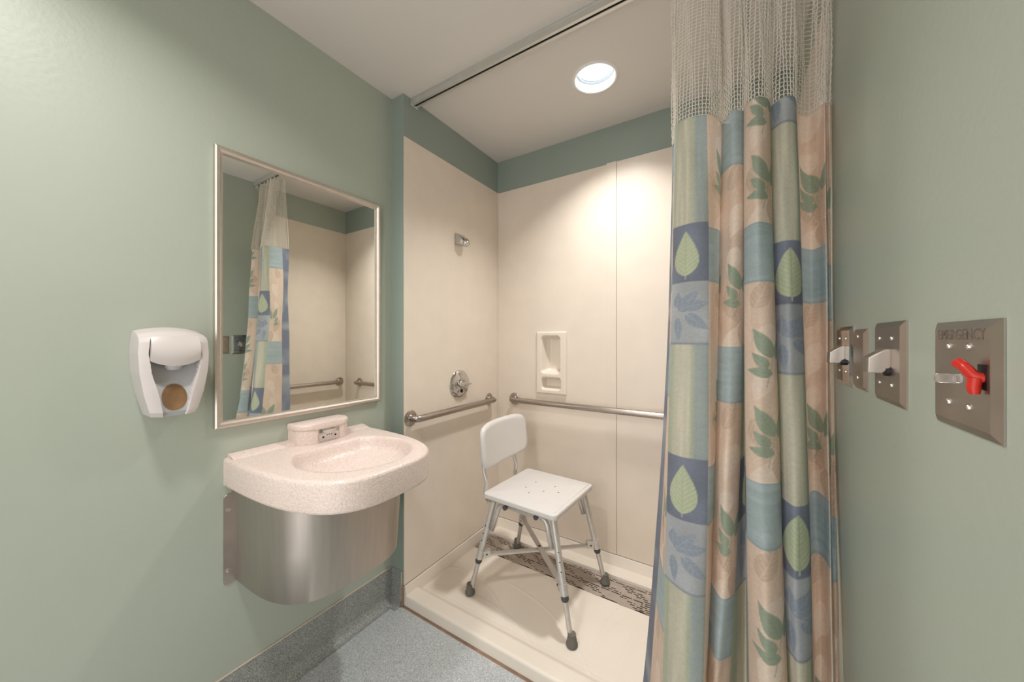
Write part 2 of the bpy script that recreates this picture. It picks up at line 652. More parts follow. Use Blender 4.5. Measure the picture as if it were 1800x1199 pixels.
def rrect_sdf(x, z, x0, x1, z0, z1, r):
    qx = np.abs(x - (x0 + x1) / 2) - (x1 - x0) / 2 + r
    qz = np.abs(z - (z0 + z1) / 2) - (z1 - z0) / 2 + r
    return np.hypot(np.maximum(qx, 0), np.maximum(qz, 0)) + np.minimum(np.maximum(qx, qz), 0) - r


d1 = rrect_sdf(AX, AZ, -1.003, -0.875, 1.058, 1.288, 0.022)
d2 = rrect_sdf(AX, AZ, -1.000, -0.870, 0.962, 1.038, 0.020)
edge = np.minimum(np.minimum(AX - ax[0], ax[-1] - AX), np.minimum(AZ - az[0], az[-1] - AZ))
dep = 0.011 * np.sqrt(np.clip(1 - (1 - np.clip(edge / 0.01, 0, 1)) ** 2, 0, 1)) + 0.001
# deep pockets: the tall one slopes in from the left and has a lip at the bottom
tall = sstep(0.003, -0.022, d1) * (0.030 + 0.030 * sstep(-1.003, -0.955, AX))
tall = tall * (1 - 0.65 * np.exp(-((AZ - 1.062) / 0.014) ** 2))
low = sstep(0.003, -0.018, d2) * 0.052
low = low * (1 - 0.5 * np.exp(-((AZ - 0.968) / 0.01) ** 2))
dep = dep - tall - low
P = np.stack([AX, YB - dep, AZ], -1)
link('niche_body', gridmesh('niche_body', P), 'niche', ni, True)

# ------------------------------------------------------------------ recessed ceiling light
lt = thing('recessed_light', (LX, LY, HC), 'round white recessed downlight glowing in the ceiling above the shower', 'light')
bm = bmesh.new()
lathe(bm, [(0.087, 0.004), (0.087, -0.003), (0.092, -0.006), (0.101, -0.004), (0.104, -0.0005), (0.104, 0.0), (0.094, 0.0)],
      (LX, LY, HC), (0, 0, 1), 56, close=False)
ob('trim_ring', bm, 'light_trim', lt, 40)
bm = bmesh.new()
lathe(bm, [(0.0865, 0.0), (0.082, 0.04), (0.080, 0.07), (0.080, 0.10), (0.0, 0.10)], (LX, LY, HC), (0, 0, 1), 56, close=False)
ob('reflector_can', bm, 'light_trim', lt, 40)
bm = bmesh.new()
lathe(bm, [(0.0, 0.040), (0.06, 0.041), (0.075, 0.043), (0.0775, 0.047), (0.0775, 0.052), (0.0, 0.052)],
      (LX, LY, HC), (0, 0, 1), 56, close=False)
ob('lens', bm, 'lens', lt, 40)
bm = bmesh.new()
lathe(bm, [(0.0715, 0.0345), (0.0745, 0.0315), (0.0820, 0.0315), (0.0820, 0.0355), (0.0715, 0.0385)], (LX, LY, HC), (0, 0, 1), 56, close=False)
ob('retaining_ring', bm, 'ring_blue', lt, 40)

# ------------------------------------------------------------------ mirror
MY0, MY1, MZ0, MZ1 = 0.443, 1.062, 0.980, 1.890
mr = thing('wall_mirror', (XL, (MY0 + MY1) / 2, MZ0), 'rectangular wall mirror in a steel frame above the sink', 'mirror')
bm = bmesh.new()
prof = [(0.0, 0.0), (0.0, 0.016), (0.004, 0.019), (0.012, 0.019), (0.018, 0.013), (0.0215, 0.013), (0.0215, 0.007), (0.0215, 0.0)]
corners = [(MY0, MZ0, 1, 1), (MY1, MZ0, -1, 1), (MY1, MZ1, -1, -1), (MY0, MZ1, 1, -1)]
rings = [[bm.verts.new((XL + 0.001 + h, y + sy * d, z + sz * d)) for d, h in prof] for y, z, sy, sz in corners]
for i in range(4):
    a, c = rings[i], rings[(i + 1) % 4]
    for q in range(len(prof) - 1):
        bm.faces.new((a[q], a[q + 1], c[q + 1], c[q]))
ob('frame', bm, 'frame', mr)
ob('mirror_glass', boxbm(XL + 0.001, XL + 0.008, MY0 + 0.018, MY1 - 0.018, MZ0 + 0.018, MZ1 - 0.018), 'mirror', mr)

# ------------------------------------------------------------------ sink
sk = thing('wall_sink', (XL, 0.73, 0.785), 'pinkish speckled half-round basin hung on the green wall below the mirror', 'sink')
SD, SW, SYC, SN = 0.542, 0.260, 0.730, 3.2
ZT, ZBt = 0.8786, 0.7855
NT = 97


def sink_outline(inset, n=NT):
    t = np.linspace(0, np.pi, n)
    c, s = np.cos(t), np.sin(t)
    y = SYC - (SW - inset) * np.sign(c) * np.abs(c) ** (2 / SN)
    x = XL + 0.02 + (SD - 0.02 - inset) * np.abs(s) ** (2 / SN)
    y = np.r_[y[0], y, y[-1]]
    x = np.r_[XL + 0.0005, x, XL + 0.0005]
    return x, y


# concentric rings from the underside, over the rounded rim, into the bowl
BXc, BYc, BRx, BRy = -1.112, 0.742, 0.192, 0.188
rings = []


def ring(inset, z):
    x, y = sink_outline(inset)
    rings.append(np.stack([x, y, np.full_like(x, z)], -1))


ring(0.06, ZBt)
ring(0.006, ZBt)
ring(0.001, ZBt + 0.004)
ring(0.0, ZBt + 0.010)
for k in range(9):
    a = math.pi / 2 * k / 8
    ring(0.012 * (1 - math.cos(a)), ZT - 0.012 + 0.012 * math.sin(a))
base = rings[-1]
th = np.arctan2((base[:, 1] - BYc) / BRy, (base[:, 0] - BXc) / BRx)
ell = np.stack([BXc + BRx * np.cos(th), BYc + BRy * np.sin(th), np.full_like(th, ZT)], -1)
lim = base.copy()
for f_ in (0.5, 0.85, 1.0):
    rings.append(base * (1 - f_) + ell * f_)
for rr, dz in ((0.985, -0.003), (0.965, -0.009), (0.945, -0.018), (0.92, -0.03), (0.88, -0.042), (0.80, -0.054), (0.68, -0.065),
               (0.5, -0.074), (0.3, -0.08), (0.10, -0.083)):
    rings.append(np.stack([BXc + BRx * rr * np.cos(th), BYc + BRy * rr * np.sin(th), np.full_like(th, ZT + dz)], -1))
P = np.stack(rings, 1)
me = gridmesh('basin', P, wrap=True)
bm = bmesh.new()
bm.from_mesh(me)
bmesh.ops.remove_doubles(bm, verts=bm.verts, dist=1e-5)
ob('basin', bm, 'sink', sk, 50)
# sloped ledge along the wall
bm = bmesh.new()
prism(bm, [(XL + 0.0008, ZT - 0.002), (XL + 0.052, ZT - 0.001), (XL + 0.047, ZT + 0.003), (XL + 0.012, ZT + 0.010), (XL + 0.0008, ZT + 0.011)],
      SYC - SW + 0.010, SYC + SW - 0.010, axis=1, bev=0.0035, seg=3)
ob('back_ledge', bm, 'sink', sk, 40)
# drain in the bowl
bm = bmesh.new()
lathe(bm, [(0.032, -0.0835), (0.030, -0.080), (0.024, -0.0815), (0.0, -0.082)], (BXc, BYc, ZT), (0, 0, 1), 32, close=False)
ob('drain', bm, 'chrome', sk, 40)
# sensor tap housing
poly = rpoly(XL - 0.06, XL + 0.103, 0.664, 0.866, 0.05, 8)
poly = [(max(x, XL + 0.001), y) for x, y in poly]
seen = []
for p in poly:
    if not seen or (abs(p[0] - seen[-1][0]) + abs(p[1] - seen[-1][1])) > 1e-5:
        seen.append(p)
inner = [(XL + 0.001 if x < XL + 0.002 else x - 0.003 * (x - XL) / 0.1, y + (0.003 if y < 0.7 else -0.003 if y > 0.83 else 0)) for x, y in seen]
bm = bmesh.new()
prism(bm, inner, ZT + 0.0005, ZT + 0.052, axis=2)
tp = ob('tap_housing', bm, 'sink', sk, 40)
bm = bmesh.new()
prism(bm, seen, ZT + 0.0515, ZT + 0.0735, axis=2, bev=0.006, seg=3)
ob('tap_lid', bm, 'sink', sk, 40)
sx = XL + 0.1005
sp = ob('sensor_plate', boxbm(sx - 0.006, sx + 0.0045, 0.726, 0.806, ZT + 0.006, ZT + 0.052, bev=0.003), 'chrome', sk, 40)
bm = bmesh.new()
prism(bm, [(0.735 + 0.062 * k / 12, ZT + 0.047 - 0.018 * math.sin(math.pi * k / 12)) for k in range(13)], sx + 0.004, sx + 0.010, axis=0, bev=0.0015)
ob('sensor_hood', bm, 'chrome', sp, 40)
bm = bmesh.new()
for yy, rr, zz in ((0.742, 0.0038, 0.020), (0.790, 0.0038, 0.020), (0.757, 0.0019, 0.0255), (0.766, 0.0019, 0.0265), (0.775, 0.0019, 0.0255)):
    lathe(bm, [(rr, 0), (rr, 0.0012), (0, 0.0014)], (sx + 0.0042, yy, ZT + zz), (1, 0, 0), 12)
ob('sensor_holes', bm, 'black', sp)['kind'] = 'stuff'

# stainless shroud under the basin
SHB = 0.466


def shroud_outline(taper):
    o = []
    D, W = 0.352 + taper, 0.236 + taper * 0.35
    t = np.linspace(0, np.pi, 61)
    c, s = np.cos(t), np.sin(t)
    n = 3.4
    y = 0.737 - W * np.sign(c) * np.abs(c) ** (2 / n)
    x = XL + 0.02 + (D - 0.02) * np.abs(s) ** (2 / n)
    return np.r_[XL + 0.001, x, XL + 0.001], np.r_[y[0], y, y[-1]]


rings = []
for z, tp_ in ((SHB + 0.004, -0.016), (SHB, -0.004), (SHB + 0.003, 0.0), (SHB + 0.15, 0.012), (ZBt - 0.001, 0.026)):
    x, y = shroud_outline(tp_)
    rings.append(np.stack([x, y, np.full_like(x, z)], -1))
P = np.stack(rings, 1)
link('shroud', gridmesh('shroud', P), 'steel', sk, 45)
bm = bmesh.new()
x, y = shroud_outline(-0.016)
bm.faces.new([bm.verts.new((a, c, SHB + 0.004)) for a, c in zip(x, y)])
ob('shroud_bottom', bm, 'steel', sk)
for yy0, yy1 in ((0.470, 0.502), (0.972, 1.004)):
    bm = bmesh.new()
    prism(bm, rpoly(yy0, yy1, SHB - 0.006, 0.757, 0.012, 5), XL + 0.0006, XL + 0.004, axis=0, bev=0.001, seg=1)
    fl = ob('mounting_flange', bm, 'steel_plate', sk, 40)
    for zz in (0.506, 0.705):
        bm = bmesh.new()
        lathe(bm, [(0.0065, 0.0), (0.006, 0.002), (0.0, 0.0036)], (XL + 0.004, (yy0 + yy1) / 2 - 0.004, zz), (1, 0, 0), 16)
        ob('screw', bm, 'screw', fl, 40)
bm = bmesh.new()
lathe(bm, [(0.014, 0), (0.014, 0.0015), (0.011, 0.003), (0.0, 0.003)], (XL + 0.373, 0.80, 0.775), (1, 0, 0), 20)
ob('lock', bm, 'steel_plate', sk, 40)

# ------------------------------------------------------------------ soap dispenser
DYc, DZ0, DZ1 = 0.331, 1.052, 1.302
ds = thing('soap_dispenser', (XL, DYc, DZ0), 'white plastic soap dispenser with amber window on the wall left of the mirror', 'dispenser')
na, nb = 121, 141
A = np.linspace(-1, 1, na)
Bv = np.linspace(0, 1, nb)
AA, BB = np.meshgrid(A, Bv, indexing='ij')
hw = np.interp(BB, [0, 0.08, 0.25, 0.5, 0.7, 0.88, 0.94, 1.0], [0.047, 0.0525, 0.0625, 0.0715, 0.0735, 0.0715, 0.070, 0.067])
face = np.interp(BB, [0, 0.05, 0.3, 0.6, 0.84, 0.90, 0.95, 0.985, 1.0], [0.088, 0.096, 0.102, 0.104, 0.100, 0.094, 0.070, 0.036, 0.018])
face = face - 0.012 * np.abs(AA) ** 3
chan = np.interp(BB, [0, 0.25, 0.45, 0.7, 0.86], [0.52, 0.56, 0.68, 0.75, 0.72])
rec = sstep(0.0, 0.05, chan - np.abs(AA)) * sstep(0.88, 0.845, BB) * (0.012 + 0.034 * sstep(0.04, 0.55, BB))
bow = 1 - (AA / np.maximum(chan, .1)) ** 2
rec = rec * (0.75 + 0.25 * np.clip(bow, 0, 1))
dep = face - rec
topcurve = -0.010 * AA ** 2 * sstep(0.7, 1, BB)
DX = XL + 0.0015 + dep
DY = DYc + AA * hw
DZ = DZ0 + BB * (DZ1 - DZ0) + topcurve + 0.004 * np.abs(AA) ** 2 * (1 - BB)
P = np.stack([DX, DY, DZ], -1)
back = P.copy()
back[..., 0] = XL + 0.0008
# side skirts: add a ring of wall-plane points around the border
Pp = np.zeros((na + 2, nb + 2, 3))
Pp[1:-1, 1:-1] = P
Pp[0, 1:-1] = back[0]
Pp[-1, 1:-1] = back[-1]
Pp[1:-1, 0] = back[:, 0]
Pp[1:-1, -1] = back[:, -1]
Pp[0, 0], Pp[0, -1], Pp[-1, 0], Pp[-1, -1] = back[0, 0], back[0, -1], back[-1, 0], back[-1, -1]
body = link('dispenser_body', gridmesh('dispenser_body', Pp), 'disp', ds, 32)
body.data.materials.append(M['disp_shade'])          # greyer tone paints shade into the recess
rp = np.pad(rec, 1)
rq = np.minimum(np.minimum(rp[:-1, :-1], rp[1:, :-1]), np.minimum(rp[1:, 1:], rp[:-1, 1:])).reshape(-1)
body.data.polygons.foreach_set('material_index', (rq > 0.008).astype(np.int32))
# push cover
na2, nb2 = 41, 21
A2, B2 = np.meshgrid(np.linspace(-1, 1, na2), np.linspace(0, 1, nb2), indexing='ij')
cy = DYc + A2 * np.interp(B2, [0, 1], [0.0525, 0.050])
cz0 = DZ0 + 0.157 - 0.016 * (1 - A2 ** 2)
cz1 = DZ0 + 0.2245 - 0.005 * A2 ** 2
cz = cz0 + (cz1 - cz0) * B2
cxx = XL + 0.0015 + 0.093 + 0.014 * np.sin(np.pi * np.clip(B2 * 0.9 + 0.1, 0, 1)) + 0.004 * (1 - A2 ** 2)
P2 = np.stack([cxx, cy, cz], -1)
Pq = np.zeros((na2 + 2, nb2 + 2, 3))
bk = P2.copy()
bk[..., 0] -= 0.030
Pq[1:-1, 1:-1] = P2
Pq[0, 1:-1], Pq[-1, 1:-1], Pq[1:-1, 0], Pq[1:-1, -1] = bk[0], bk[-1], bk[:, 0], bk[:, -1]
Pq[0, 0], Pq[0, -1], Pq[-1, 0], Pq[-1, -1] = bk[0, 0], bk[0, -1], bk[-1, 0], bk[-1, -1]
link('push_cover', gridmesh('push_cover', Pq), 'disp', ds, 35)
# nozzle and window
bm = bmesh.new()
lathe(bm, [(0.019, 0.03), (0.019, 0.008), (0.014, 0.0), (0.006, -0.002), (0, -0.002)], (XL + 0.076, DYc, DZ0 + 0.130), (0, 0, 1), 20)
ob('nozzle', bm, 'disp_shade', ds, 40)
bm = bmesh.new()
wz = DZ0 + 0.053
pts = []
for k in range(40):
    a = 2 * math.pi * k / 40
    y, z = 0.0265 * math.cos(a), 0.0365 * math.sin(a)
    bb = (wz + z - DZ0) / (DZ1 - DZ0)
    i_b = int(round(bb * (nb - 1)))
    i_a = int(round((y / hw[60, i_b] + 1) / 2 * (na - 1)))
    pts.append((float(P[i_a, i_b, 0]), DYc + y, wz + z))
i_b = int(round((wz - DZ0) / (DZ1 - DZ0) * (nb - 1)))
cx0 = float(P[60, i_b, 0])
ctr = bm.verts.new((cx0 + 0.004, DYc, wz))
v0 = [bm.verts.new((p[0] - 0.002, p[1], p[2])) for p in pts]
v1 = [bm.verts.new((p[0] + 0.0015, p[1], p[2])) for p in pts]
v2 = [bm.verts.new((p[0] * 0.5 + cx0 * 0.5 + 0.0035, DYc + (p[1] - DYc) * 0.55, wz + (p[2] - wz) * 0.55)) for p in pts]
for k in range(40):
    k2 = (k + 1) % 40
    bm.faces.new((v0[k], v0[k2], v1[k2], v1[k]))
    bm.faces.new((v1[k], v1[k2], v2[k2], v2[k]))
    bm.faces.new((v2[k], v2[k2], ctr))
ob('window', bm, 'amber', ds, 60)['label'] = 'oval amber level window'

# ------------------------------------------------------------------ grab bars
GZ = 0.886
GR = 0.0165


def grab_bar(p0, p1, nrm, label):
    """p0, p1: flange centres on the wall; nrm: away from the wall"""
    p0, p1, nrm = Vector(p0), Vector(p1), Vector(nrm)
    root = thing('grab_bar', (p0 + p1) / 2, label, 'grab bar', 'steel grab bars in the shower')
    bm = bmesh.new()
    d = (p1 - p0).normalized()
    off = nrm * 0.048
    path = fillet([p0 + nrm * 0.003, p0 + off, p1 + off, p1 + nrm * 0.003], 0.047, 8)
    tube(bm, path, GR, 20)
    ob('bar', bm, 'bar', root, 40)
    for p in (p0, p1):
        bm = bmesh.new()
        lathe(bm, [(0.038, 0.0005), (0.038, 0.003), (0.034, 0.006), (0.019, 0.0075), (0.0167, 0.010)], p, nrm, 36)
        fl = ob('flange', bm, 'bar', root, 40)
        up = Vector((0, 0, 1))
        for a in (30, 150, 270):
            q = p + (up * math.sin(math.radians(a)) + d * math.cos(math.radians(a))) * 0.0275
            bm = bmesh.new()
            lathe(bm, [(0.0055, 0.0055), (0.005, 0.0085), (0.0, 0.0095)], q, nrm, 12)
            ob('screw', bm, 'screw', fl, 40)
    return root


grab_bar((XS, 1.178, GZ), (XS, 1.820, GZ), (1, 0, 0), 'short steel grab bar on the left shower wall under the valve')
grab_bar((-1.196, YB, GZ), (0.0, YB - 0.0005, GZ), (0, -1, 0), 'long steel grab bar across the back shower wall behind the chair')

grab_bar((XR - 0.0042, 1.315, GZ), (XR - 0.0042, 1.862, GZ), (-1, 0, 0), 'steel grab bar on the right shower wall, seen in the mirror')

# ------------------------------------------------------------------ shower valve and head
VY, VZ = 1.535, 1.012
vl = thing('shower_valve', (XS, VY, VZ), 'round chrome shower valve with lever above the short grab bar', 'valve')
bm = bmesh.new()
lathe(bm, [(0.080, 0.0005), (0.080, 0.003), (0.074, 0.010), (0.058, 0.015), (0.050, 0.015), (0.047, 0.017), (0.0, 0.018)],
      (XS, VY, VZ), (1, 0, 0), 48)
ob('escutcheon', bm, 'chrome', vl, 40)
bm = bmesh.new()
lathe(bm, [(0.028, 0.016), (0.028, 0.032), (0.024, 0.038), (0.0, 0.040)], (XS, VY, VZ + 0.004), (1, 0, 0), 32)
ob('hub', bm, 'chrome', vl, 40)
bm = bmesh.new()
prism(bm, [(VY - 0.036, VZ + 0.012), (VY - 0.036, VZ - 0.004), (VY - 0.012, VZ - 0.016), (VY + 0.02, VZ - 0.012), (VY + 0.062, VZ - 0.003),
           (VY + 0.062, VZ + 0.003), (VY + 0.01, VZ + 0.016)], XS + 0.030, XS + 0.046, axis=0, bev=0.004)
ob('lever', bm, 'chrome', vl, 40)
bm = bmesh.new()
lathe(bm, [(0.010, 0.0165), (0.010, 0.020), (0.004, 0.020), (0.0, 0.0205)], (XS, VY, VZ - 0.037), (1, 0, 0), 16)
ob('screw', bm, 'black', vl, 40)

HY, HZ = 1.530, 1.828
sh = thing('shower_sprayer', (XS, HY, HZ), 'small chrome wedge shower head high on the left shower wall', 'shower head')
bm = bmesh.new()
prism(bm, [(XS + 0.001, HZ + 0.034), (XS + 0.012, HZ + 0.032), (XS + 0.052, HZ - 0.002), (XS + 0.056, HZ - 0.016), (XS + 0.044, HZ - 0.034), (XS + 0.001, HZ - 0.030)],
      HY - 0.034, HY + 0.034, axis=1, bev=0.006, seg=3)
ob('head_body', bm, 'chrome', sh, 40)
bm = bmesh.new()
lathe(bm, [(0.022, -0.004), (0.022, 0.012), (0.018, 0.019), (0.009, 0.021), (0.0, 0.019)], (XS + 0.046, HY + 0.004, HZ - 0.018),
      (0.75, 0, -0.66), 28)
nz = ob('nozzle', bm, 'chrome', sh, 40)
bm = bmesh.new()
for k in range(8):
    a = 2 * math.pi * k / 8
    n_ = Vector((0.75, 0, -0.66)).normalized()
    u_ = Vector((0, 1, 0))
    v_ = n_.cross(u_)
    q = Vector((XS + 0.046, HY + 0.004, HZ - 0.018)) + n_ * 0.0195 + (u_ * math.cos(a) + v_ * math.sin(a)) * 0.012
    lathe(bm, [(0.0018, 0), (0.0015, 0.002), (0, 0.002)], q, n_, 8)
ob('spray_holes', bm, 'black', nz)['kind'] = 'stuff'

# ------------------------------------------------------------------ wall plates on the right wall


def plate(root, y0, y1, z0, z1, material='steel_plate', chamfer=0.009, th=0.0065):
    bm = bmesh.new()
    o = [(y0, z0), (y1, z0), (y1, z1), (y0, z1)]
    s = [(1, 1), (-1, 1), (-1, -1), (1, -1)]
    rr = [[bm.verts.new((XR - d, y + sy * i_, z + sz * i_)) for (y, z), (sy, sz) in zip(o, s)]
          for d, i_ in ((0.0003, 0.0), (0.0016, 0.0), (th, chamfer))]
    for a, c in zip(rr[:-1], rr[1:]):
        for k in range(4):
            bm.faces.new((a[k], a[(k + 1) % 4], c[(k + 1) % 4], c[k]))
    bm.faces.new(rr[0])
    bm.faces.new(rr[-1])
    return ob('plate', bm, material, root)


def screws(root, pts, th=0.0065):
    for y, z in pts:
        bm = bmesh.new()
        lathe(bm, [(0.0042, -0.0003), (0.0042, 0.0008), (0.0032, 0.0022), (0.0, 0.0029)], (XR - th, y, z), (-1, 0, 0), 16)
        ob('screw', bm, 'screw', root, 40)


# emergency call station
p1y0, p1y1, p1z0, p1z1 = 0.541, 0.673, EYE - 0.1035, EYE + 0.0205
pc = thing('emergency_call_plate', (XR, 0.607, EYE - 0.04), 'steel wall plate with red emergency lever and clear tab', 'switch')
plate(pc, p1y0, p1y1, p1z0, p1z1)
screws(pc, [(0.630, EYE - 0.0085), (0.588, EYE - 0.0085), (0.630, EYE - 0.074), (0.588, EYE - 0.074)])
XF = XR - 0.0065
bm = bmesh.new()
# red lever: leaves the slot, bends and points along the wall
def P_(d, y, z):
    return (XF - d, y, EYE + z)


lp = fillet([P_(-0.001, 0.561, -0.040), P_(0.006, 0.562, -0.039), P_(0.0105, 0.569, -0.0285), P_(0.0120, 0.575, -0.0255)], 0.006, 4)
tube(bm, lp, [0.0052] * (len(lp) - 1) + [0.0058], 12)
tube(bm, [P_(0.0055, 0.5615, -0.040), P_(0.0065, 0.5615, -0.050), P_(0.006, 0.5615, -0.0565)], [0.0056, 0.0052, 0.0040], 12)
lv = ob('lever', bm, 'red', pc, 40)
lv['label'] = 'red plastic lever'
bm = bmesh.new()
box(bm, XF - 0.0008, XF + 0.0005, 0.553, 0.570, EYE - 0.052, EYE - 0.026)
ob('slot', bm, 'black', pc)
bm = bmesh.new()
box(bm, XF - 0.0195, XF - 0.005, 0.597, 0.609, EYE - 0.0495, EYE - 0.0395, bev=0.002)
lathe(bm, [(0.005, 0.0), (0.005, 0.006), (0.0, 0.006)], (XF - 0.0005, 0.603, EYE - 0.0445), (-1, 0, 0), 16)
ob('pull_tab', bm, 'clear', pc, 40)['label'] = 'clear plastic tab'
cu = bpy.data.curves.new('lettering', 'FONT')
cu.body = 'EMERGENCY'
cu.size = 0.0172
cu.extrude = 0.0002
cu.align_x = 'CENTER'
cu.space_character = 1.02
to = bpy.data.objects.new('lettering_source', cu)
COL.objects.link(to)
bpy.context.view_layer.update()
me = bpy.data.meshes.new_from_object(to.evaluated_get(bpy.context.evaluated_depsgraph_get()))
bpy.data.objects.remove(to, do_unlink=True)
# text X -> -Y (reads left to right seen from inside the room), text Y -> Z
me.transform(Matrix(((0, 0, -1, XF - 0.0002), (-1, 0, 0, 0.607), (0, 1, 0, EYE - 0.0005), (0, 0, 0, 1))))
me.name = 'lettering'
link('lettering', me, 'ink', pc)


def hook_plate(y0, y1, z0, z1, material, label, screwpts):
    yc = (y0 + y1) / 2
    root = thing('hook_plate', (XR, yc, (z0 + z1) / 2), label, 'switch', None)
    plate(root, y0, y1, z0, z1, material)
    screws(root, screwpts)
    xf = XR - 0.0065
    zt_ = EYE - 0.016
    bm = bmesh.new()
    # wedge lever seen from its side: deep at the wall, blunt at the tip
    y_a, y_b = yc - 0.021, yc + 0.010
    prism(bm, [(xf + 0.0012, zt_), (xf - 0.006, zt_), (xf - 0.0265, zt_ - 0.015), (xf - 0.0275, zt_ - 0.040), (xf - 0.010, zt_ - 0.041), (xf + 0.0012, zt_ - 0.030)],
          y_a, y_b, axis=1, bev=0.002, seg=3)
    ob('lever', bm, 'steel', root, 40)
    bm = bmesh.new()
    lathe(bm, [(0.009, 0.0002), (0.009, 0.006), (0.0, 0.007)], (xf, yc - 0.013, zt_ - 0.036), (-1, 0, 0), 20)
    ob('socket', bm, 'black', root, 40)
    return root


hook_plate(0.770, 0.902, EYE - 0.1075, EYE + 0.0285, 'steel_plate', 'satin steel plate with wedge lever next to the emergency plate',
           [(0.868, EYE + 0.001), (0.812, EYE + 0.001), (0.868, EYE - 0.075), (0.812, EYE - 0.075)])
hook_plate(1.056, 1.188, EYE - 0.1075, EYE + 0.0285, 'chrome', 'polished steel plate with wedge lever beside the curtain',
           [(1.150, EYE + 0.001), (1.094, EYE + 0.001), (1.150, EYE - 0.075), (1.094, EYE - 0.075)])
bp_ = thing('blank_plate', (XR, 0.9975, EYE - 0.04), 'narrow blank steel plate between the two lever plates', 'wall plate')
plate(bp_, 0.955, 1.040, EYE - 0.1035, EYE + 0.020)
screws(bp_, [(1.000, EYE + 0.005), (1.000, EYE - 0.080)])

# ------------------------------------------------------------------ curtain track
TY = 1.203
tk = thing('curtain_track', (-0.55, TY, HC), 'aluminium curtain track on the ceiling across the shower opening', 'curtain track')
bm = bmesh.new()
prism(bm, [(TY - 0.020, HC - 0.0005), (TY - 0.020, HC - 0.004), (TY - 0.0165, HC - 0.005), (TY - 0.0165, HC - 0.030), (TY - 0.005, HC - 0.030), (TY - 0.005, HC - 0.027),
           (TY - 0.0135, HC - 0.027), (TY - 0.0135, HC - 0.006), (TY + 0.0135, HC - 0.006), (TY + 0.0135, HC - 0.027), (TY + 0.005, HC - 0.027), (TY + 0.005, HC - 0.030),
           (TY + 0.0165, HC - 0.030), (TY + 0.0165, HC - 0.005), (TY + 0.020, HC - 0.004), (TY + 0.020, HC - 0.0005)], XS + 0.002, XR - 0.002, axis=0)
ob('rail', bm, 'track', tk)
ob('slot', boxbm(XS + 0.006, XR - 0.004, TY - 0.0130, TY + 0.0130, HC - 0.024, HC - 0.008), 'slot', tk)
ob('end_cap', boxbm(XS - 0.0035, XS + 0.002, TY - 0.022, TY + 0.022, HC - 0.034, HC - 0.0005, bev=0.001, seg=1), 'track', tk)

# ------------------------------------------------------------------ curtain
FOC, CU, CA, SA = 620.6, 900.0, math.cos(math.atan(393 / 620.6)), math.sin(math.atan(393 / 620.6))


def plan(u, y):
    """plan position of a fold: bearing u (photo column) read at distance y"""
    c = (u - CU) / FOC
    return (y * (c * CA - SA) / (c * SA + CA), y)


F_top = [(1182, 1.25), (1185.5, 1.215), (1187, 1.14), (1212, 1.115), (1242, 1.125), (1263, 1.17), (1272, 1.235), (1267, 1.215), (1288, 1.15),
         (1307, 1.165), (1315, 1.24), (1307, 1.165), (1329, 1.11), (1350, 1.14), (1356, 1.22), (1349, 1.19), (1373, 1.155), (1397, 1.175),
         (1402, 1.25), (1422, 1.285), (1438, 1.265), (1450, 1.235), (1453, 1.255), (1458, 1.25), (1462, 1.27)]
F_mid = [(1173, 1.245), (1177.5, 1.21), (1179, 1.126), (1209, 1.095), (1246, 1.10), (1262, 1.16), (1259, 1.23), (1256, 1.19), (1282, 1.12),
         (1305, 1.15), (1312, 1.23), (1308, 1.13), (1334, 1.085), (1361, 1.115), (1367, 1.20), (1361, 1.16), (1386, 1.11), (1411, 1.14),
         (1415, 1.23), (1428, 1.26), (1442, 1.24), (1454, 1.20), (1458, 1.24), (1464, 1.24), (1467, 1.26)]
F_bot = [(1140, 1.24), (1148, 1.17), (1164, 1.03), (1198, 0.985), (1234, 1.0), (1241, 1.08), (1244, 1.17), (1238, 1.12), (1254, 1.03),
         (1274, 1.05), (1311, 1.15), (1318, 1.03), (1352, 0.965), (1385, 1.0), (1392, 1.10), (1384, 1.06), (1408, 1.0), (1431, 1.03),
         (1435, 1.10), (1446, 1.11), (1457, 1.09), (1466, 1.06), (1470, 1.09), (1475, 1.09), (1478, 1.12)]
ctrl = [np.array([plan(*p) for p in F]) for F in (F_top, F_mid, F_bot)]
NC = len(F_top)


def catmull(pts, t):
    n = len(pts)
    i = np.clip(np.floor(t).astype(int), 0, n - 2)
    f_ = (t - i)[:, None]
    p0 = pts[np.clip(i - 1, 0, n - 1)]
    p1 = pts[i]
    p2 = pts[i + 1]
    p3 = pts[np.clip(i + 2, 0, n - 1)]
    k_ = 0.42
    m1 = (p2 - p0) * k_
    m2 = (p3 - p1) * k_
    h = f_
    return (2 * h ** 3 - 3 * h ** 2 + 1) * p1 + (h ** 3 - 2 * h ** 2 + h) * m1 + (-2 * h ** 3 + 3 * h ** 2) * p2 + (h ** 3 - h ** 2) * m2


Zt, Zm, Zb = 0.63 + EYE, EYE, -0.95 + EYE


def curtain_xy(t, z):
    """t (n,), z (m,) -> arrays (n, m) of X and Y"""
    cs_ = [catmull(c_, t) for c_ in ctrl]
    z = np.asarray(z)
    L0 = (z - Zm) * (z - Zb) / ((Zt - Zm) * (Zt - Zb))
    L1 = (z - Zt) * (z - Zb) / ((Zm - Zt) * (Zm - Zb))
    L2 = (z - Zt) * (z - Zm) / ((Zb - Zt) * (Zb - Zm))
    xy = cs_[0][:, None, :] * L0[None, :, None] + cs_[1][:, None, :] * L1[None, :, None] + cs_[2][:, None, :] * L2[None, :, None]
    return xy[..., 0], xy[..., 1]


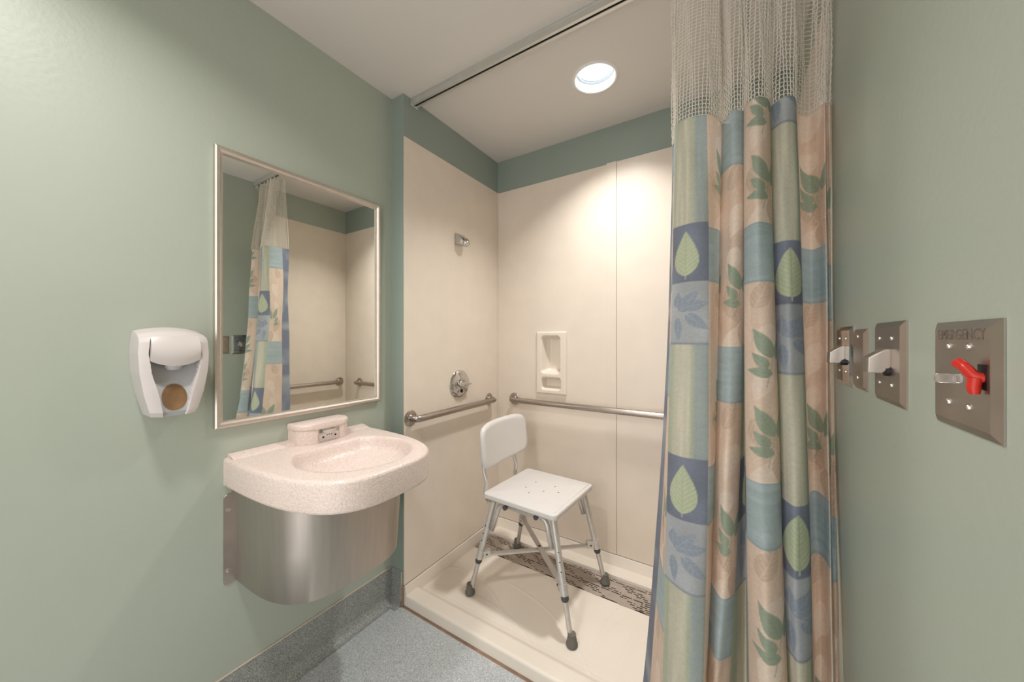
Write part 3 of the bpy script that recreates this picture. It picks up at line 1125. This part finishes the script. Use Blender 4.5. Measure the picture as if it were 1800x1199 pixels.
# even sampling along the cloth
tf = np.linspace(0, NC - 1, 6000)
xm, ym = curtain_xy(tf, [Zm])
sl = np.r_[0, np.cumsum(np.hypot(np.diff(xm[:, 0]), np.diff(ym[:, 0])))]
LEN = sl[-1]
print('CURTAIN LENGTH', LEN)
NU = 470
ts = np.interp(np.linspace(0, LEN, NU), sl, tf)
NZc = 760
zs = np.linspace(0.085, Zt, NZc)
CX, CYy = curtain_xy(ts, zs)
CZ = np.repeat(zs[None, :], NU, 0)
# small vertical waviness in the cloth
wob = 0.0035 * np.sin(ts[:, None] * 2.1 + CZ * 7.0) + 0.002 * np.sin(ts[:, None] * 3.7 - CZ * 13.0)
CYy = CYy + wob
CX = np.minimum(CX, XR - 0.0045)

# ---- printed pattern, painted per vertex (flat print only)


def smoothnoise(n, m_, sx_, sy_, seed):
    r_ = np.random.default_rng(seed)
    a_, b_ = max(2, int(n / sx_) + 2), max(2, int(m_ / sy_) + 2)
    g = r_.random((a_, b_))
    xi = np.linspace(0, a_ - 1.001, n)
    yi = np.linspace(0, b_ - 1.001, m_)
    x0 = xi.astype(int)
    y0 = yi.astype(int)
    fx = (xi - x0)[:, None]
    fy = (yi - y0)[None, :]
    fx = fx * fx * (3 - 2 * fx)
    fy = fy * fy * (3 - 2 * fy)
    return (g[x0][:, y0] * (1 - fx) * (1 - fy) + g[x0 + 1][:, y0] * fx * (1 - fy) + g[x0][:, y0 + 1] * (1 - fx) * fy + g[x0 + 1][:, y0 + 1] * fx * fy)


streak_v = smoothnoise(NU, NZc, 3, 60, 1)
streak_h = smoothnoise(NU, NZc, 40, 4, 2)
blotch = smoothnoise(NU, NZc, 22, 26, 3)
fine = smoothnoise(NU, NZc, 1.5, 1.5, 4)

GREEN, BEIGE, SLATE = lin((176, 184, 160)), lin((204, 199, 180)), lin((152, 165, 168))
NAVY, SPRIG, LEAF_P = lin((108, 117, 138)), lin((172, 178, 184)), lin((188, 198, 166))
SPR_D = lin((134, 148, 166))
PEACH, TAUPE, LEAFG, BLUE, TEAL = lin((228, 204, 184)), lin((204, 178, 156)), lin((152, 166, 144)), lin((172, 188, 194)), lin((154, 174, 174))
GHOST, VEIN = lin((236, 218, 202)), lin((204, 212, 184))

col = np.zeros((NU, NZc, 3))
PER = 0.65


def mix(base, c, m_):
    return base * (1 - m_[..., None]) + np.array(c) * m_[..., None]


def leaf(x, z, cx, cz, ang, L, W):
    """mask, along-coordinate and side-coordinate of a pointed leaf based at (cx, cz), pointing at ang degrees from up"""
    a = math.radians(ang)
    dx, dz = x - cx, z - cz
    t = (dx * math.sin(a) + dz * math.cos(a)) / L
    s = (dx * math.cos(a) - dz * math.sin(a))
    tt = np.clip(t, 0, 1)
    wv = W * 0.5 * np.sin(np.pi * tt ** 0.72) ** 0.85 * (1 - 0.25 * tt)
    wv = np.maximum(wv, 1e-6)
    mk = np.clip((wv - np.abs(s)) / 0.0014, 0, 1) * ((t > 0) & (t < 1))
    return mk, tt, s, wv


def veined(base, x, z, cx, cz, ang, L, W, c, vein, vs=0.8):
    mk, t, s, wv = leaf(x, z, cx, cz, ang, L, W)
    base = mix(base, c, mk)
    mid = np.exp(-(s / 0.0012) ** 2)
    ph = (t * L - np.abs(s) * 0.9) / 0.0125
    side = np.clip(1 - np.abs((ph % 1) - 0.5) * 5.0, 0, 1) * 0.65
    rim = np.exp(-((wv - np.abs(s)) / 0.0015) ** 2) * 0.5
    return mix(base, vein, mk * np.clip(np.maximum(np.maximum(mid, side), rim), 0, 1) * vs)


def paint_A(x, z, wd, off, sv, sh_, bl):
    """x 0..1 across, z height; off = height (camera based) of the top of a navy block"""
    zz = (off - (z - EYE)) % PER                      # distance below the navy top
    xm_ = x * wd
    c = np.zeros(x.shape + (3,))
    c[:] = GREEN
    c = mix(c, BEIGE, sstep(0.10, 0.2, x) * sstep(0.66, 0.54, x) * (0.65 + 0.35 * sv))
    c = mix(c, SLATE, sstep(0.64, 0.72, x) * (0.75 + 0.25 * sh_))
    c = c * (0.9 + 0.2 * sv[..., None])
    # navy block with a pale leaf
    nv_ = np.zeros_like(c)
    nv_[:] = NAVY
    nv_ = nv_ * (0.76 + 0.5 * bl[..., None])
    nv_ = veined(nv_, xm_, -zz, 0.45 * wd, -0.147, 0, 0.128, 0.074, LEAF_P, lin((128, 146, 110)), 0.6)
    stem = np.exp(-((xm_ - 0.45 * wd) / 0.0012) ** 2) * (zz > 0.145) * (zz < 0.158)
    nv_ = mix(nv_, VEIN, stem)
    # blue-grey block with a darker sprig
    sp_ = np.zeros_like(c)
    sp_[:] = SPRIG
    sp_ = sp_ * (0.80 + 0.32 * bl[..., None])
    z2 = zz - 0.165
    for (cx, cz, an, L, W) in ((0.28, -0.082, 40, 0.075, 0.042), (0.42, -0.072, 78, 0.062, 0.036), (0.46, -0.092, 128, 0.07, 0.036),
                               (0.24, -0.10, 176, 0.07, 0.026), (0.22, -0.07, 5, 0.045, 0.03)):
        sp_ = veined(sp_, xm_, -z2, cx * wd, cz, an, L, W, SPR_D, SPRIG, 0.55)
    st = np.exp(-((z2 - 0.082 - (xm_ - 0.3 * wd) * 0.5) / 0.0014) ** 2) * (x < 0.6) * (x > 0.04)
    sp_ = mix(sp_, lin((176, 184, 190)), st * 0.8)
    k1 = sstep(0.163, 0.166, zz)
    k2 = sstep(0.3385, 0.3415, zz)
    up = sstep(PER - 0.001, PER, zz)
    out = nv_ * (1 - k1)[..., None] + sp_ * (k1 * (1 - k2))[..., None] + c * k2[..., None]
    dk = np.exp(-((zz - 0.338) / 0.003) ** 2)
    return mix(out, lin((104, 118, 130)), dk * 0.7)


def paint_B(x, z, wd, off, sv, sh_, bl, tone, flip=False, sprigs=(0.0, -0.195)):
    """peach column with blue bands; off = height of the top of a blue band"""
    zz = (off - (z - EYE)) % PER
    if flip:
        x = 1 - x
    xm_ = x * wd
    pc_ = np.zeros(x.shape + (3,))
    pc_[:] = PEACH
    pc_ = mix(pc_, TAUPE, np.clip((bl - 0.45) * 1.5, 0, 0.7) * tone)
    pc_ = pc_ * (0.95 + 0.1 * sv[..., None])
    # tone-on-tone leaves
    for (cx, cz, an, L, W, c_) in ((0.25, -0.50, 150, 0.11, 0.07, TAUPE), (0.75, -0.26, -160, 0.10, 0.06, GHOST), (0.35, -0.22, 20, 0.09, 0.05, TAUPE),
                                   (0.30, -0.69, 25, 0.12, 0.07, GHOST), (0.85, -0.58, 170, 0.10, 0.06, TAUPE), (0.6, -0.38, 200, 0.08, 0.05, GHOST)):
        pc_ = veined(pc_, xm_, -zz, cx * wd, cz, an, L, W, np.array(c_) * 0.85 + np.array(PEACH) * 0.15, GHOST, 0.6)
    # two green sprigs
    for zoff in sprigs:
        for (cx, cz, an, L, W) in ((0.72, -0.345, -28, 0.085, 0.040), (0.60, -0.37, -40, 0.050, 0.028), (0.70, -0.385, -82, 0.055, 0.030), (0.86, -0.35, 14, 0.075, 0.034)):
            pc_ = veined(pc_, xm_, -zz, cx * wd, cz + zoff, an, L, W, LEAFG, lin((124, 140, 118)), 0.5)
        sd = np.abs((xm_ - (0.72 * wd - (-zz - (-0.345 + zoff)) * -0.22)))
        stem = np.exp(-(sd / 0.0011) ** 2) * ((-zz) < (-0.335 + zoff)) * ((-zz) > (-0.42 + zoff))
        pc_ = mix(pc_, LEAFG, stem * 0.8)
    bb_ = np.zeros_like(pc_)
    bb_[:] = BLUE
    bb_ = mix(bb_, TEAL, np.clip(sh_ * 1.4 - 0.35, 0, 1) * 0.8)
    bb_ = mix(bb_, lin((176, 190, 196)), np.clip(bl * 1.8 - 0.9, 0, 1) * 0.6)
    k1 = sstep(0.150, 0.153, zz)
    out = bb_ * (1 - k1)[..., None] + pc_ * k1[..., None]
    ed = np.exp(-(zz / 0.003) ** 2) + np.exp(-((zz - 0.150) / 0.003) ** 2)
    return mix(out, lin((126, 148, 160)), np.clip(ed, 0, 1) * 0.6)


cols_def = [  # (t0, t1, kind, width, offset, tone)
    (0, 1, 'N', 0.06, 0.32, 0), (1, 2, 'B', 0.12, -0.015, 0.5), (2, 4, 'A', 0.10, 0.325, 0), (4, 6.4, 'B', 0.10, 0.31, 0.3),
    (6.4, 7.4, 'B', 0.05, 0.63, 0.5), (7.4, 9.2, 'B', 0.10, 0.63, 0.8), (9.2, 11.05, 'A', 0.13, 0.32, 0), (11.05, 13.3, 'B', 0.095, 0.298, 0.25),
    (13.3, 15, 'A', 0.06, 0.32, 0), (15, 17.5, 'A', 0.095, 0.252, 0), (17.5, 20.9, 'B', 0.10, 0.25, 1.0), (20.9, 21.15, 'H', 0.01, 0, 0),
    (21.15, 23.0, 'B', 0.06, 0.2, 1.0), (23.0, 24.1, 'B', 0.06, 0.2, 1.0)]
for t0, t1, kd, wd, off, tone in cols_def:
    sel = np.where((ts >= t0 - 1e-9) & (ts < t1))[0]
    if len(sel) == 0:
        continue
    # even local coordinate along the cloth
    s_sel = np.interp(ts[sel], tf, sl)
    s0, s1 = np.interp([t0, min(t1, NC - 1)], tf, sl)
    x = ((s_sel - s0) / max(s1 - s0, 1e-6))[:, None] * np.ones((1, NZc))
    z = CZ[sel]
    sv, sh_, bl = streak_v[sel], streak_h[sel], blotch[sel]
    if kd == 'A':
        c = paint_A(x, z, wd, off, sv, sh_, bl)
    elif kd == 'B':
        c = paint_B(x, z, wd, off, sv, sh_, bl, tone, sprigs=(0.0, -0.195) if 11 < t0 < 12 else (-0.15,))
    elif kd == 'N':
        c = np.zeros(x.shape + (3,))
        c[:] = NAVY
        c = mix(c, SPRIG, np.clip(bl * 2 - 0.9, 0, 1) * 0.7)
    else:
        c = np.zeros(x.shape + (3,))
        c[:] = lin((206, 200, 190))
    col[sel] = c
col = 1 - (1 - col) * 0.92
col *= (0.94 + 0.12 * fine)[..., None]
# folded and stitched top hem
col *= np.where((CZ > Zt - 0.0035), 0.86, 1.0)[..., None]
col = np.clip(col, 0, 1)

ct = thing('shower_curtain', (-0.05, 1.2, 0.1), 'patchwork leaf-print shower curtain with white net top, bunched at the right wall', 'curtain')
me = gridmesh('fabric', np.stack([CX, CYy, CZ], -1))
at = me.color_attributes.new('print', 'FLOAT_COLOR', 'POINT')
rgba = np.concatenate([col, np.ones((NU, NZc, 1))], -1).astype(np.float32)
at.data.foreach_set('color', rgba.reshape(-1))
link('fabric', me, 'fabric', ct, True)

# net top: knotted cords as real geometry
ncell = int(LEN / 0.0105)
tn = np.interp(np.linspace(0, LEN, ncell + 1), sl, tf)
zn = np.linspace(Zt - 0.002, HC - 0.062, 44)
NX_, NY_ = curtain_xy(tn, np.full(2, Zt))
NX_, NY_ = NX_[:, :1], NY_[:, :1]
hfrac = ((zn - Zt) / (HC - 0.06 - Zt))[None, :]
NYr = NY_ * (1 - 0.62 * hfrac) + (TY + 0.01) * 0.62 * hfrac
sway = 0.004 * np.sin(tn[:, None] * 5.3 + zn[None, :] * 9) * np.clip(hfrac * 3, 0, 1)
NXr = np.minimum(NX_ + sway + 0.0 * hfrac, XR - 0.004) * np.ones_like(hfrac)
zig = 0.0018 * ((np.arange(len(zn)) % 2) * 2 - 1)[None, :] * (((np.arange(len(tn)) % 2) * 2 - 1)[:, None])
NP = np.stack([NXr + zig * 0.5, NYr, np.repeat(zn[None, :], len(tn), 0)], -1)
rc = 0.0014
verts, faces = [], []


def cord(a, c, r_):
    a, c = np.asarray(a), np.asarray(c)
    d = c - a
    L = np.linalg.norm(d)
    if L < 1e-6:
        return
    d = d / L
    up = np.array([0, 0, 1.0]) if abs(d[2]) < 0.9 else np.array([1.0, 0, 0])
    u_ = np.cross(d, up)
    u_ /= np.linalg.norm(u_)
    v_ = np.cross(d, u_)
    b0 = len(verts)
    for p in (a, c):
        for k in range(3):
            an = 2 * math.pi * k / 3
            verts.append(tuple(p + (u_ * math.cos(an) + v_ * math.sin(an)) * r_))
    for k in range(3):
        k2 = (k + 1) % 3
        faces.append((b0 + k, b0 + k2, b0 + 3 + k2, b0 + 3 + k))


for i in range(len(tn)):
    for j in range(len(zn) - 1):
        cord(NP[i, j], NP[i, j + 1], rc)
for i in range(len(tn) - 1):
    for j in range(0, len(zn)):
        cord(NP[i, j], NP[i + 1, j], rc * 0.85)
me = bpy.data.meshes.new('net_top')
me.from_pydata(verts, [], faces)
net = link('net_top', me, 'net', ct)
net['kind'] = 'stuff'
# carriers hanging in the track
topx = NP[:, -1, :]
for k in range(12):
    i = int(k * (len(tn) - 1) / 11)
    x_, y_, z_ = topx[i]
    x_ = min(x_, XR - 0.012)
    bm = bmesh.new()
    box(bm, x_ - 0.004, x_ + 0.004, TY - 0.0032, TY + 0.0032, HC - 0.040, HC - 0.0245, bev=0.001, seg=1)
    tube(bm, [(x_, TY, HC - 0.038), (x_, TY, HC - 0.046), (x_ + 0.003, (y_ + TY) / 2, HC - 0.052), (topx[i][0], y_, z_ + 0.001)], 0.0013, 6)
    ob('curtain_hook', bm, 'white', ct, 40)

# ------------------------------------------------------------------ shower chair
PF = 0.0350                         # pan floor under the chair
chx, chy = -0.823, 1.55
ch = thing('shower_chair', (chx, chy, PF), 'white plastic shower chair with splayed aluminium legs and grey rubber feet', 'chair')
ST = 0.528
SEATZ0 = ST - 0.026
rot = math.radians(-3.0)
scx, scy = -0.822, 1.553
Rz = Matrix.Translation((scx, scy, 0)) @ Matrix.Rotation(rot, 4, 'Z')


def R(x, y, z):
    return Rz @ Vector((x, y, z))


# seat with drain holes
hs = 0.199
holes = [(-0.055, 0.055), (0.055, 0.06), (-0.06, -0.03), (0.035, -0.02), (0.10, 0.01), (-0.015, -0.075)]
bm = bmesh.new()
outer = rpoly(-hs, hs, -hs - 0.004, hs + 0.004, 0.022, 6)
ov = [bm.verts.new((x, y, ST)) for x, y in outer]
es = [bm.edges.new((ov[i], ov[(i + 1) % len(ov)])) for i in range(len(ov))]
for hx, hy in holes:
    hv = [bm.verts.new((hx + 0.005 * math.cos(2 * math.pi * k / 12), hy + 0.005 * math.sin(2 * math.pi * k / 12), ST)) for k in range(12)]
    es += [bm.edges.new((hv[i], hv[(i + 1) % 12])) for i in range(12)]
bmesh.ops.triangle_fill(bm, edges=es, use_beauty=True)
fs = list(bm.faces)
r = bmesh.ops.extrude_face_region(bm, geom=fs)
for v in r['geom']:
    if isinstance(v, bmesh.types.BMVert):
        v.co.z -= 0.026
bm.normal_update()
rim = [e for e in bm.edges if len(e.link_faces) == 2 and abs(e.verts[0].co.z - e.verts[1].co.z) < 1e-6
       and max(abs(e.verts[0].co.x), abs(e.verts[0].co.y)) > hs - 0.024 and max(abs(e.verts[1].co.x), abs(e.verts[1].co.y)) > hs - 0.024
       and abs(e.link_faces[0].normal.z - e.link_faces[1].normal.z) > 0.5]
bmesh.ops.bevel(bm, geom=rim, offset=0.007, segments=3, affect='EDGES', profile=0.5)
bmesh.ops.transform(bm, matrix=Rz, verts=bm.verts)
st = ob('seat', bm, 'seat', ch, 40)
# dark plugs under the seat imitate the shade inside the holes
bm = bmesh.new()
for hx, hy in holes:
    p = R(hx, hy, SEATZ0 - 0.001)
    lathe(bm, [(0.0075, 0), (0.0075, 0.006), (0, 0.006)], p, (0, 0, 1), 12)
ob('hole_shade_plugs', bm, 'ring', st)['kind'] = 'stuff'
# moulded line near the front edge of the seat
bm = bmesh.new()
a_, c_ = R(hs - 0.018, -hs + 0.012, ST), R(hs - 0.018, hs - 0.012, ST)
tube(bm, [a_, c_], 0.0016, 8)
ob('edge_bead', bm, 'seat', st, True)

# backrest: curved panel facing +X
na3, nb3 = 33, 21
ua = np.linspace(-1, 1, na3)
vb = np.linspace(-1, 1, nb3)
BXX = chx - 0.197
byc, bzc, bhw, bhh = 1.553, 0.737, 0.212, 0.113


def back_pt(u_, v_, side):
    # squircle map keeps the corners round
    n_ = 5.0
    rad = (abs(u_) ** n_ + abs(v_) ** n_) ** (1 / n_)
    mx = max(abs(u_), abs(v_), 1e-9)
    s_ = mx / max(rad, 1e-9)
    uu, vv = u_ * s_, v_ * s_
    edge_ = max(abs(u_), abs(v_))
    th_ = 0.0155 * math.sqrt(max(0.0, 1 - max(0, (edge_ - 0.90) / 0.10) ** 2))
    x = BXX - 0.030 * (1 - uu * uu) - vv * bhh * 0.10 + side * th_
    return (x, byc + uu * bhw, bzc + vv * bhh)


bm = bmesh.new()
g = {}
for s_ in (-1, 1):
    for i, u_ in enumerate(ua):
        for j, v_ in enumerate(vb):
            border = i in (0, na3 - 1) or j in (0, nb3 - 1)
            if border and s_ == 1:
                g[(s_, i, j)] = g[(-1, i, j)]
            else:
                g[(s_, i, j)] = bm.verts.new(back_pt(u_, v_, s_))
    for i in range(na3 - 1):
        for j in range(nb3 - 1):
            f4 = (g[(s_, i, j)], g[(s_, i + 1, j)], g[(s_, i + 1, j + 1)], g[(s_, i, j + 1)])
            bm.faces.new(f4 if s_ == 1 else f4[::-1])
ob('backrest', bm, 'seat', ch, True)
# back posts with a kink, running down behind the seat
for yy in (byc - 0.158, byc + 0.128):
    uu = (yy - byc) / bhw
    xb = BXX - 0.030 * (1 - uu * uu) - 0.012
    pts = fillet([(xb - 0.014, yy, bzc + 0.04), (xb - 0.004, yy, bzc - 0.07), (xb - 0.002, yy, bzc - 0.125), (xb + 0.018, yy, bzc - 0.165),
                  (xb + 0.004, yy, bzc - 0.225), (xb + 0.030, yy, SEATZ0 - 0.030)], 0.03, 5)
    ob('back_post', tube(bmesh.new(), pts, 0.0105, 14), 'alu', ch, True)

# legs: foot positions on the pan, tops under the seat corners
legs = {'fl': ((-1.086, 1.336), (-0.985, 1.392)), 'fr': ((-0.556, 1.328), (-0.663, 1.380)),
        'br': ((-0.556, 1.755), (-0.655, 1.715)), 'bl': ((-1.093, 1.783), (-0.977, 1.722))}
LZ0 = PF
LZ1 = SEATZ0 - 0.012


def on_leg(key, z):
    f_, t_ = legs[key]
    k_ = (z - LZ0) / (LZ1 - LZ0)
    return Vector((f_[0] + (t_[0] - f_[0]) * k_, f_[1] + (t_[1] - f_[1]) * k_, z))


ZC = EYE - 1.05
for key in legs:
    ob('leg', tube(bmesh.new(), [on_leg(key, ZC - 0.01), on_leg(key, LZ1 - 0.012), on_leg(key, LZ1)], 0.0145, 16), 'alu', ch, 40)
    lg = ob('leg_extension', tube(bmesh.new(), [on_leg(key, LZ0 + 0.02), on_leg(key, ZC)], 0.0112, 14), 'alu', ch, 40)
    ob('locking_ring', tube(bmesh.new(), [on_leg(key, ZC - 0.030), on_leg(key, ZC - 0.024), on_leg(key, ZC - 0.012), on_leg(key, ZC - 0.006)],
                            [0.0130, 0.0162, 0.0162, 0.0155], 16), 'ring', ch, 40)
    bm = bmesh.new()
    lathe(bm, [(0.0215, 0.0008), (0.0238, 0.005), (0.0235, 0.012), (0.0200, 0.016), (0.0190, 0.030), (0.0168, 0.038), (0.0165, 0.049), (0.0, 0.049)],
          (*legs[key][0], LZ0), (0, 0, 1), 24)
    ob('rubber_foot', bm, 'rubber', ch, 40)
    # adjustment holes with spring buttons facing outwards
    bm = bmesh.new()
    f_, t_ = legs[key]
    out = Vector((0, 1 if key[0] == 'b' else -1, 0))
    for zz in (0.300, 0.335, 0.372):
        lathe(bm, [(0.0032, 0.0138), (0.0032, 0.0148), (0, 0.0149)], on_leg(key, zz), Vector((0.6 if key[1] == 'r' else -0.2, out.y, 0)), 8)
    ob('adjustment_holes', bm, 'black', ch)['kind'] = 'stuff'
# the two bent under-seat frames: rail in X with a short stub parallel to each leg
for a_, c_ in (('fl', 'fr'), ('bl', 'br')):
    q = 0.030
    A0, C0 = on_leg(a_, EYE - 0.915), on_leg(c_, EYE - 0.895)
    A1, C1 = on_leg(a_, LZ1 - 0.008), on_leg(c_, LZ1 - 0.008)
    dx = Vector((q, 0, 0))
    pts = fillet([A0 + dx, A1 + dx * 1.2, C1 - dx * 1.2, C0 - dx], 0.03, 6)
    ob('seat_rail', tube(bmesh.new(), pts, 0.0115, 14), 'alu', ch, True)
    yk = (A1.y + C1.y) / 2
    sgn = -1 if a_[0] == 'f' else 1
    for xx in (-0.905, -0.742):
        bm = bmesh.new()
        lathe(bm, [(0.0075, 0.008), (0.0115, 0.012), (0.0115, 0.022), (0.0, 0.024)], (xx, yk, LZ1 - 0.006), (0, sgn, 0), 18)
        ob('knob', bm, 'ring', ch, 40)
# hinge bolt on the seat corner
bm = bmesh.new()
lathe(bm, [(0.009, 0), (0.009, 0.004), (0.0, 0.007)], R(-hs + 0.022, -hs + 0.006, SEATZ0 - 0.004), (-0.3, -1, 0), 16)
ob('bolt', bm, 'screw', ch, 40)
# crossed flat braces between opposite legs
ctr = (on_leg('fl', ZC) + on_leg('br', ZC)) / 2
for n_, (a_, c_) in enumerate((('fl', 'br'), ('fr', 'bl'))):
    A0, C0 = on_leg(a_, ZC + 0.014), on_leg(c_, ZC + 0.014)
    d = (C0 - A0).normalized()
    s_ = Vector((0, 0, 1)).cross(d).normalized()
    upv = d.cross(s_)
    dz = Vector((0, 0, 0.0065 if n_ else -0.0065))
    bm = bmesh.new()
    pa, pb = A0 + d * 0.016 + dz, C0 - d * 0.016 + dz
    vs = []
    for p in (pa, pb):
        for su, ss in ((1, 1), (1, -1), (-1, -1), (-1, 1)):
            vs.append(bm.verts.new(p + upv * 0.0055 * su + s_ * 0.0115 * ss))
    for f4 in ((0, 1, 2, 3), (7, 6, 5, 4), (0, 4, 5, 1), (1, 5, 6, 2), (2, 6, 7, 3), (3, 7, 4, 0)):
        bm.faces.new([vs[i] for i in f4])
    bmesh.ops.bevel(bm, geom=list(bm.edges), offset=0.002, segments=2, affect='EDGES')
    ob('cross_brace', bm, 'alu', ch, 40)
    for p, dd, key in ((A0, d, a_), (C0, -d, c_)):
        bm = bmesh.new()
        lo, hi = on_leg(key, ZC - 0.008), on_leg(key, ZC + 0.034)
        tube(bm, [lo, hi], 0.0178, 18)
        cc = on_leg(key, ZC + 0.014) + dd * 0.030
        vv = []
        for e_ in (-0.016, 0.018):
            for su, ss in ((1, 1), (1, -1), (-1, -1), (-1, 1)):
                vv.append(bm.verts.new(cc + dd * e_ + Vector((0, 0, 0.015 * su)) + s_ * 0.0145 * ss))
        for f4 in ((0, 1, 2, 3), (7, 6, 5, 4), (0, 4, 5, 1), (1, 5, 6, 2), (2, 6, 7, 3), (3, 7, 4, 0)):
            bm.faces.new([vv[i] for i in f4])
        cl_ = ob('brace_collar', bm, 'alu', ch, 40)
        bm = bmesh.new()
        sg = -1 if s_.y > 0 else 1
        lathe(bm, [(0.0042, 0.0143), (0.0042, 0.0160), (0, 0.0166)], cc, s_ * sg, 12)
        ob('rivet', bm, 'slot', cl_, 40)
bm = bmesh.new()
lathe(bm, [(0.006, -0.016), (0.006, 0.014), (0, 0.017)], ctr + Vector((0, 0, 0.014)), (0, 0, 1), 14)
ob('pivot_bolt', bm, 'slot', ch, 40)
